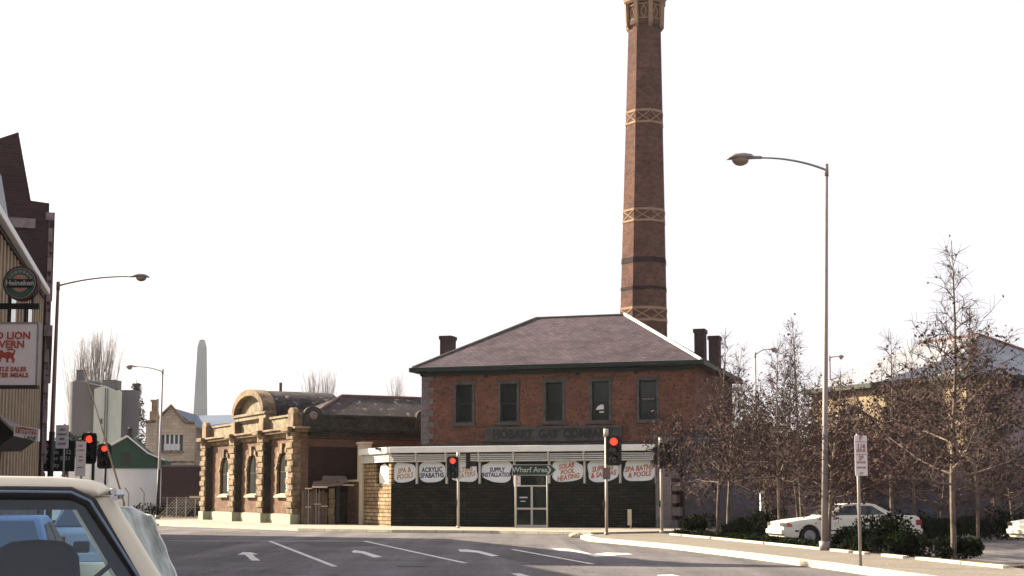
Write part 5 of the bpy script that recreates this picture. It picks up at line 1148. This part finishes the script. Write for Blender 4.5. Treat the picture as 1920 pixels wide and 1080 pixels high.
# ================================================================ VEHICLES
def wheel(t, x, y, r=.31, wd=.19, side=1):
    m = MB(); m.tube([(x, y - wd / 2, r), (x, y + wd / 2, r)], r, 24); wh = m.build('wheel', M['rubber'], t, bevel=.02)
    m = MB(); yy = y + side * wd / 2; m.tube([(x, yy, r), (x, yy + side * .012, r)], r * .62, 20); m.ball((x, yy + side * .01, r), (.09, .03, .09), 10, 6); m.build('rim', M['hub'], wh)
def sedan(loc, rz, label, paint='carwhite', scale=1.0, people=False, group=None):
    t = thing('parked_car', label, 'car', loc, rz, group); t.scale = (scale,) * 3
    L = 4.8; hw = .9                    # local: x 0 (nose) .. L (tail), y across
    def arch(cx, r=.37, n=9): return [(cx + r * math.cos(PI * (1 - k / n)), .3 + r * math.sin(PI * (1 - k / n)) * 1.02) for k in range(n + 1)]
    prof = [(.08, .24), (.02, .42), (.03, .66), (.12, .76), (.6, .84), (1.45, .93), (1.6, .96), (3.75, .99), (4.0, 1.0), (4.62, .98), (4.76, .9), (4.8, .6), (4.74, .3), (4.2, .24)] + [(x, z) for x, z in reversed(arch(3.78))] + [(3.38, .22), (1.36, .22)] + [(x, z) for x, z in reversed(arch(.93))] + [(.5, .24)]
    m = MB()
    n = len(prof); secs = [(-hw, .0), (-hw + .0, 0), ]
    ys = [(-hw * .96, .965), (-hw, 1), (hw, 1), (hw * .96, .965)]
    m.prism([(x, -hw, z) for x, z in prof], (0, 2 * hw, 0)); body = m.build('body', M[paint], t, bevel=.035)
    for p in body.data.polygons: p.use_smooth = True
    m = MB(); m.box(.5, 4.25, -hw + .12, hw - .12, .2, .5); m.build('underside', M['black'], body)
    # greenhouse (tapered)
    gh = [(1.5, .95), (2.12, 1.345), (2.3, 1.38), (3.1, 1.385), (3.3, 1.35), (3.95, .99)]
    def gy(z): return hw - .06 - (z - .95) * .42
    vs = []; k = len(gh)
    for s in (-1, 1): vs += [(x, s * gy(z), z) for x, z in gh]
    m = MB(); m.add(vs, [tuple(range(k)), tuple(range(2 * k - 1, k - 1, -1))] + [(i, i + k, (i + 1) % k + k, (i + 1) % k) for i in range(k)]); cab = m.build('cabin', M[paint], t, bevel=.03)
    for p in cab.data.polygons: p.use_smooth = True
    for s in (-1, 1):
        for poly in ([(1.74, 1.0), (2.22, 1.3), (2.62, 1.315), (2.62, 1.0)], [(2.72, 1.0), (2.72, 1.315), (3.17, 1.3), (3.6, 1.02)]):
            m = MB(); m.prism([(x, s * (gy(z) + .004), z) for x, z in poly], (0, s * .006, 0)); m.build('side_window', M['carglass'], cab)
    yb, yt = gy(.99) - .06, gy(1.33) - .06
    m = MB(); m.prism([(1.54, -yb, .99), (1.54, yb, .99), (2.07, yt, 1.325), (2.07, -yt, 1.325)], (-.012, 0, .014)); m.build('windscreen', M['carglass'], cab)
    m = MB(); m.prism([(3.93, -yb, 1.015), (3.93, yb, 1.015), (3.38, yt, 1.325), (3.38, -yt, 1.325)], (.012, 0, .014)); m.build('rear_window', M['carglass'], cab)
    for x in (.93, 3.78):
        for s in (-1, 1): wheel(t, x, s * (hw - .11), .31, .19, s)
    for s in (-1, 1):
        m = MB(); m.box(.015, .16, min(s * .52, s * .91), max(s * .52, s * .91), .62, .74); m.build('headlight', M['chrome'], body)
        m = MB(); m.prism([(.14, s * .905, .62), (.34, s * .905, .62), (.3, s * .905, .7), (.16, s * .905, .76)], (0, s * .012, 0)); m.build('indicator', M['amber'], body)
        m = MB(); m.box(4.62, 4.815, min(s * .5, s * .912), max(s * .5, s * .912), .66, .84); m.build('tail_light', M['redlens'], body)
        m = MB(); m.box(.42 if 1 else 0, .56, min(s * .9, s * .912), max(s * .9, s * .912), .45, .5); m.box(1.32, 3.4, min(s * .9, s * .915), max(s * .9, s * .915), .47, .51); m.box(4.17, 4.75, min(s * .9, s * .912), max(s * .9, s * .912), .47, .51); m.build('side_moulding', M['black'], body)
        m = MB(); m.box(2.5, 2.64, min(s * .9, s * .925), max(s * .9, s * .925), .84, .87); m.box(3.35, 3.49, min(s * .9, s * .925), max(s * .9, s * .925), .84, .87); m.build('door_handle', M['black'], body)
        m = MB(); m.box(1.72, 1.86, min(s * .88, s * 1.04), max(s * .88, s * 1.04), .98, 1.1); m.build('wing_mirror', M['black'], body, bevel=.02)
    m = MB(); m.box(-.05, .12, -hw + .02, hw - .02, .36, .52); m.build('front_bumper', M[paint], body, bevel=.03); m = MB(); m.box(4.72, 4.86, -hw + .02, hw - .02, .36, .54); m.build('rear_bumper', M[paint], body, bevel=.03)
    m = MB()
    for x in (1.6, 2.67, 3.62):
        for s in (-1, 1): m.box(x, x + .012, min(s * .9, s * .9015), max(s * .9, s * .9015), .3, .97)
    m.build('panel_gaps', M['black'], body)
    return t
cs = 1.05; nose = at(1433, 990, 47.2); tail = at(1720, 990, 48.6)
sedan((nose.x + .5, 48.1, -.0), math.atan2(.6, 5.0), 'whole white four door sedan parked behind the shrubs beside the tall lamp', 'carwhite', .98, group='white cars in the car park')
n2 = at(1884, 990, 46.5); sedan((n2.x + .75, 47.4, 0), R(4), 'white car cut off by the right edge of the picture', 'carwhite', 1.0, group='white cars in the car park')
# cars along the left kerb
s_ = sedan((lk(27) - .38, 32, 0), R(-90) + DA, 'small pale parked car roof peeping over the plastic sheet', 'carwhite', 1.0, group='cars along the left kerb')
s_ = sedan((-5.95, 17.0, 0), R(-90) + DA, 'grey blue sedan parked ahead, seen through the windows of the cream wagon', 'carblue', 1.02, group='cars along the left kerb')

# foreground wagon: local x right, y forward, z up; origin under its rear right roof corner
wg = thing('cream_wagon', 'cream wagon in the left foreground seen from behind, plastic sheet over its side', 'car', (-1.335, 4.8, 0), R(17))
RZ = 1.655
def hw_(z): return  (RZ - z) * .62 if z > 1.3 else .22 + (1.3 - z) * .12
Wd = 1.42                                     # roof width, right edge at x = 0
m = MB()                                       # roof as a rounded slab (edge radius)
ring = []
prof = [(-.02, -.046), (-.0, -.042), (.0, -.032), (-.02, -.014), (-.055, -.003), (-.16, .008), (-Wd / 2, .014)]
def roofsec(y, sh): 
    R_ = [(p[0] - sh, RZ + p[1]) for p in prof]; Lf = [(-Wd - p[0] + sh, RZ + p[1]) for p in reversed(prof[:-1])]
    return [(x, y, z) for x, z in R_ + Lf]
secs = [roofsec(-.02, .035), roofsec(.0, .0), roofsec(.4, 0), roofsec(1.6, 0), roofsec(2.25, .0), roofsec(2.3, .05)]
secs[0] = [(x, y, z - .012) for x, y, z in secs[0]]; secs[-1] = [(x, y, z - .03) for x, y, z in secs[-1]]
n = len(secs[0]); m.add([v for s in secs for v in s], [(i * n + k, i * n + (k + 1) % n, (i + 1) * n + (k + 1) % n, (i + 1) * n + k) for i in range(len(secs) - 1) for k in range(n)] + [tuple(range(n)), tuple((len(secs) - 1) * n + k for k in range(n))[::-1]])
m.build('roof', M['carcream'], wg, smooth=True)
# rear frame: pillars + lower body
def pillar(mb, x0t, x1t, x0b, x1b, yt, yb, zt, zb, th):
    mb.hexa([(x0t, yt, zt), (x1t, yt, zt), (x1b, yb, zb), (x0b, yb, zb)], [(x0t, yt + th, zt), (x1t, yt + th, zt), (x1b, yb + th, zb), (x0b, yb + th, zb)])
ZB = 1.02; B_ = (RZ - .06 - ZB) * .60
for f in (1, -1):
    g_ = (lambda x: x) if f > 0 else (lambda x: -Wd - x)
    for yy, th, q_ in ((.0, .16, 0), (1.05, .07, .03), (1.98, .07, .05)): m = MB(); pillar(m, g_(-.1 - q_), g_(.01 - q_), g_(B_ - .1 - q_), g_(B_ + .02 - q_), yy, yy - (.1 if yy == 0 else -.0 if yy < 1.5 else -.35), RZ - .055, ZB, th); m.build('pillar', M['carcream'], wg, bevel=.012)
m = MB(); m.box(-Wd + .0, 0, -.005, .03, RZ - .05, RZ - .03)
for yy in (-.02,): pass
m.hexa([(-Wd - B_, -.1, ZB), (B_, -.1, ZB), (B_ + .04, -.12, .45), (-Wd - B_ - .04, -.12, .45)], [(-Wd - B_, 2.35, ZB), (B_, 2.35, ZB), (B_ + .04, 2.35, .45), (-Wd - B_ - .04, 2.35, .45)])
m.hexa([(-Wd - B_ + .05, 2.352, 1.28), (B_ - .05, 2.352, 1.28), (B_ + .04, 2.352, .45), (-Wd - B_ - .04, 2.352, .45)], [(-Wd - B_ + .12, 3.75, 1.2), (B_ - .12, 3.75, 1.2), (B_ - .02, 3.75, .45), (-Wd - B_ + .02, 3.75, .45)])
m.build('body', M['carcream'], wg, bevel=.03)
# rear window seal and glass
zt, zb = RZ - .045, 1.08; xr_t, xr_b = -.062, -.062 + (zt - zb) * .60; yb_ = -.1
m = MB()
def fr(a, w_):
    (ot, ob) = (xr_t + .045 * (1 - a), xr_b + .045 * (1 - a))
    return ot, ob
outer = [(-Wd - xr_t - .05, .0 - .02, zt + .02), (xr_t + .05 - .04, -.02, zt + .02), (xr_t + .04, -.025, zt - .015), (xr_b + .05, yb_ - .02, zb), (-Wd - xr_b - .05, yb_ - .02, zb)]
def strip(pts, w_, th, mm, nm):
    b = MB(); b.tube(pts, w_, 8); return b.build(nm, mm, wg, smooth=True)
sealp = [(-Wd - xr_t, -.03, zt), (-.3, -.03, zt), (xr_t - .06, -.03, zt - .002), (xr_t + .0, -.032, zt - .03), (xr_b, yb_ - .03, zb), (-Wd - xr_b, yb_ - .03, zb)]
sl = strip(sealp, .022, 0, M['black'], 'window_seal')
b = MB(); b.tube([(x, y - .022, z + .004) for x, y, z in sealp[:5]], .005, 6); b.build('seal_trim', M['carblue'], sl, smooth=True)
b = MB(); b.add([(-Wd - xr_t, -.025, zt), (xr_t, -.025, zt), (xr_b, yb_ - .02, zb), (-Wd - xr_b, yb_ - .02, zb)], [(0, 1, 2, 3)]); b.build('rear_window', M['bluegl'], wg, recalc=False)
b = MB(); b.hexa([(xr_t - .075, -.01, zt), (xr_t, -.01, zt), (xr_b, yb_, zb), (xr_b - .075, yb_, zb)], [(xr_t - .075, .0, zt), (xr_t, .0, zt), (xr_b, yb_ + .01, zb), (xr_b - .075, yb_ + .01, zb)]); b.build('inner_pillar_trim', M['black'], wg)
b = MB(); b.box(-Wd + .03, -.06, .02, 2.2, RZ - .07, RZ - .045); b.box(-Wd + .1, -.1, .0, .06, RZ - .1, RZ - .07); b.build('head_lining', M['seat'], wg)
b = MB(); b.add([(-Wd + .05, 2.2, RZ - .09), (-.05, 2.2, RZ - .09), (B_ - .12, 2.5, 1.15), (-Wd - B_ + .12, 2.5, 1.15)], [(0, 1, 2, 3)]); b.build('windscreen', M['bluegl'], wg, recalc=False)
for s in (0, 1):
    b = MB(); g_ = (lambda x: x) if s == 0 else (lambda x: -Wd - x)
    b.hexa([(g_(xr_t + .03), .1, zt), (g_(xr_b + .03), .1, zb), (g_(xr_b + .03), 1.0, zb), (g_(xr_t + .03), 1.0, zt)], [(g_(xr_t + .034), .1, zt), (g_(xr_b + .034), .1, zb), (g_(xr_b + .034), 1.0, zb), (g_(xr_t + .034), 1.0, zt)]); b.build('side_window', M['bluegl'], wg)
# seats
for (cx, cy, zt_, hw0) in ((-.235, .62, 1.44, .155), (-1.15, .62, 1.43, .15)):
    b = MB(); n = 16; vs = []
    for yy, k_ in ((-.06, .86), (-.03, 1), (.05, 1), (.09, .86)):
        for k in range(n): a = 2 * PI * k / n; vs.append((cx + hw0 * k_ * math.copysign(abs(math.cos(a)) ** .55, math.cos(a)), cy + yy, zt_ - .13 + .13 * k_ * math.copysign(abs(math.sin(a)) ** .7, math.sin(a))))
    b.add(vs, [(i * n + k, i * n + (k + 1) % n, (i + 1) * n + (k + 1) % n, (i + 1) * n + k) for i in range(3) for k in range(n)] + [tuple(range(n)), tuple(3 * n + k for k in range(n))])
    b.box(cx - .24, cx + .24, cy - .07, cy + .12, .6, 1.2); b.build('headrest', M['seat'], wg, bevel=.01)
b = MB(); b.box(-Wd - .05, .05, 1.75, 2.2, .7, 1.12); b.build('dashboard', M['seat'], wg, bevel=.04)
b = MB(); b.tube([(-.1, 2.0, 1.14), (.1, 2.2, 1.3)], .012, 5); b.box(-.86, -.62, 2.06, 2.08, 1.5, 1.56); b.build('mirror_and_wiper', M['black'], wg)
for x in (-Wd - .12, .12):
    for yy in (.35, 3.0): 
        b = MB(); b.tube([(x - .1, yy, .36), (x + .1, yy, .36)], .36, 24); b.build('wheel', M['rubber'], wg, bevel=.02)
for x in (-Wd - B_ + .1, B_ - .1): b = MB(); b.box(x - .08, x + .08, -.15, -.1, .7, .95); b.build('tail_light', M['redlens'], wg)
b = MB(); b.box(-Wd - .2, .2, -.25, -.12, .4, .55); b.build('rear_bumper', M['chrome'], wg, bevel=.02)
b = MB(); b.tube([(.012, -.03, RZ - .04), (.012, 2.2, RZ - .045)], .012, 6); b.box(-.0, .025, -.05, -.03, RZ - .07, RZ - .055); b.ball((.03, -.03, RZ - .05), .016, 8, 6); b.build('roof_gutter', M['chrome'], wg)
# aerial
p0 = at(232, 942, 8.2); p1 = at(157, 688, 8.2)
c_, s2 = math.cos(-R(17)), math.sin(-R(17))
def wl(p): d = p - Vector((-1.335, 4.8, 0)); return Vector((c_ * d.x - s2 * d.y, s2 * d.x + c_ * d.y, p.z))
b = MB(); a0, a1 = wl(p0), wl(p1); b.tube([a0, a0.lerp(a1, .25)], .006, 6); b.tube([a0.lerp(a1, .25), a0.lerp(a1, .55)], .0045, 6); b.tube([a0.lerp(a1, .55), a1], .003, 6); b.tube([(a0.x, a0.y, 1.0), a0], .008, 6)
b.build('aerial', M['wood'], wg)
# crumpled plastic sheet on the right side
b = MB(); rnd = random.Random(4); NX, NY = 26, 22
outer_ = [(218, 953), (236, 958), (258, 966), (283, 967)]
edgeR = lambda v: (284 + 50 * v + 1.2 * math.sin(v * 17), 966 + 125 * v); edgeL = lambda v: (206 + 76 * v, 944 + 152 * v)
vs = []
for j in range(NY + 1):
    v = j / NY
    for i in range(NX + 1):
        u = i / NX; xl, yl = edgeL(v); xr, yr = edgeR(v); top = 2.5 * math.sin(u * 9) * (1 - v)
        Y = 5.05 + .55 * (1 - v) * 0 + .5 * math.sin(u * PI * .5) * .5 + .012 * math.sin(u * 11 + v * 4) + .01 * math.sin(v * 13 + u * 9) * math.sin(PI * u) + rnd.uniform(-.004, .004)
        vs.append(wl(at(xl + (xr - xl) * u, yl + (yr - yl) * u + top, Y)))
b.add(vs, [(j * (NX + 1) + i, j * (NX + 1) + i + 1, (j + 1) * (NX + 1) + i + 1, (j + 1) * (NX + 1) + i) for j in range(NY) for i in range(NX)])
ps = b.build('plastic_sheet', M['sheet'], wg, smooth=True, recalc=False)
vs_ = [Vector(v) for v in vs]; b = MB(); b.tube([vs_[j * (NX + 1) + NX] for j in range(NY + 1)], .005, 5); b.tube([vs_[i] for i in range(NX + 1)], .005, 5); b.build('sheet_hem', M['white'], ps, smooth=True)
mo = ps.modifiers.new('thick', 'SOLIDIFY'); mo.thickness = .004

# ================================================================ HAZE
hm = bpy.data.materials.new('haze_air'); hm.use_nodes = True; t_ = hm.node_tree; t_.nodes.clear()
ho = t_.nodes.new('ShaderNodeOutputMaterial'); hv = t_.nodes.new('ShaderNodeVolumePrincipled'); hv.inputs['Color'].default_value = (.93, .93, .95, 1); hv.inputs['Density'].default_value = .0001; hv.inputs['Anisotropy'].default_value = .3
t_.links.new(hv.outputs[0], ho.inputs['Volume'])
m = MB(); m.box(-3100, 3100, -600, 5100, -1, 45); tag(m.build('haze', hm), 'thin pale haze softening the far skyline', 'haze', None, 'stuff')
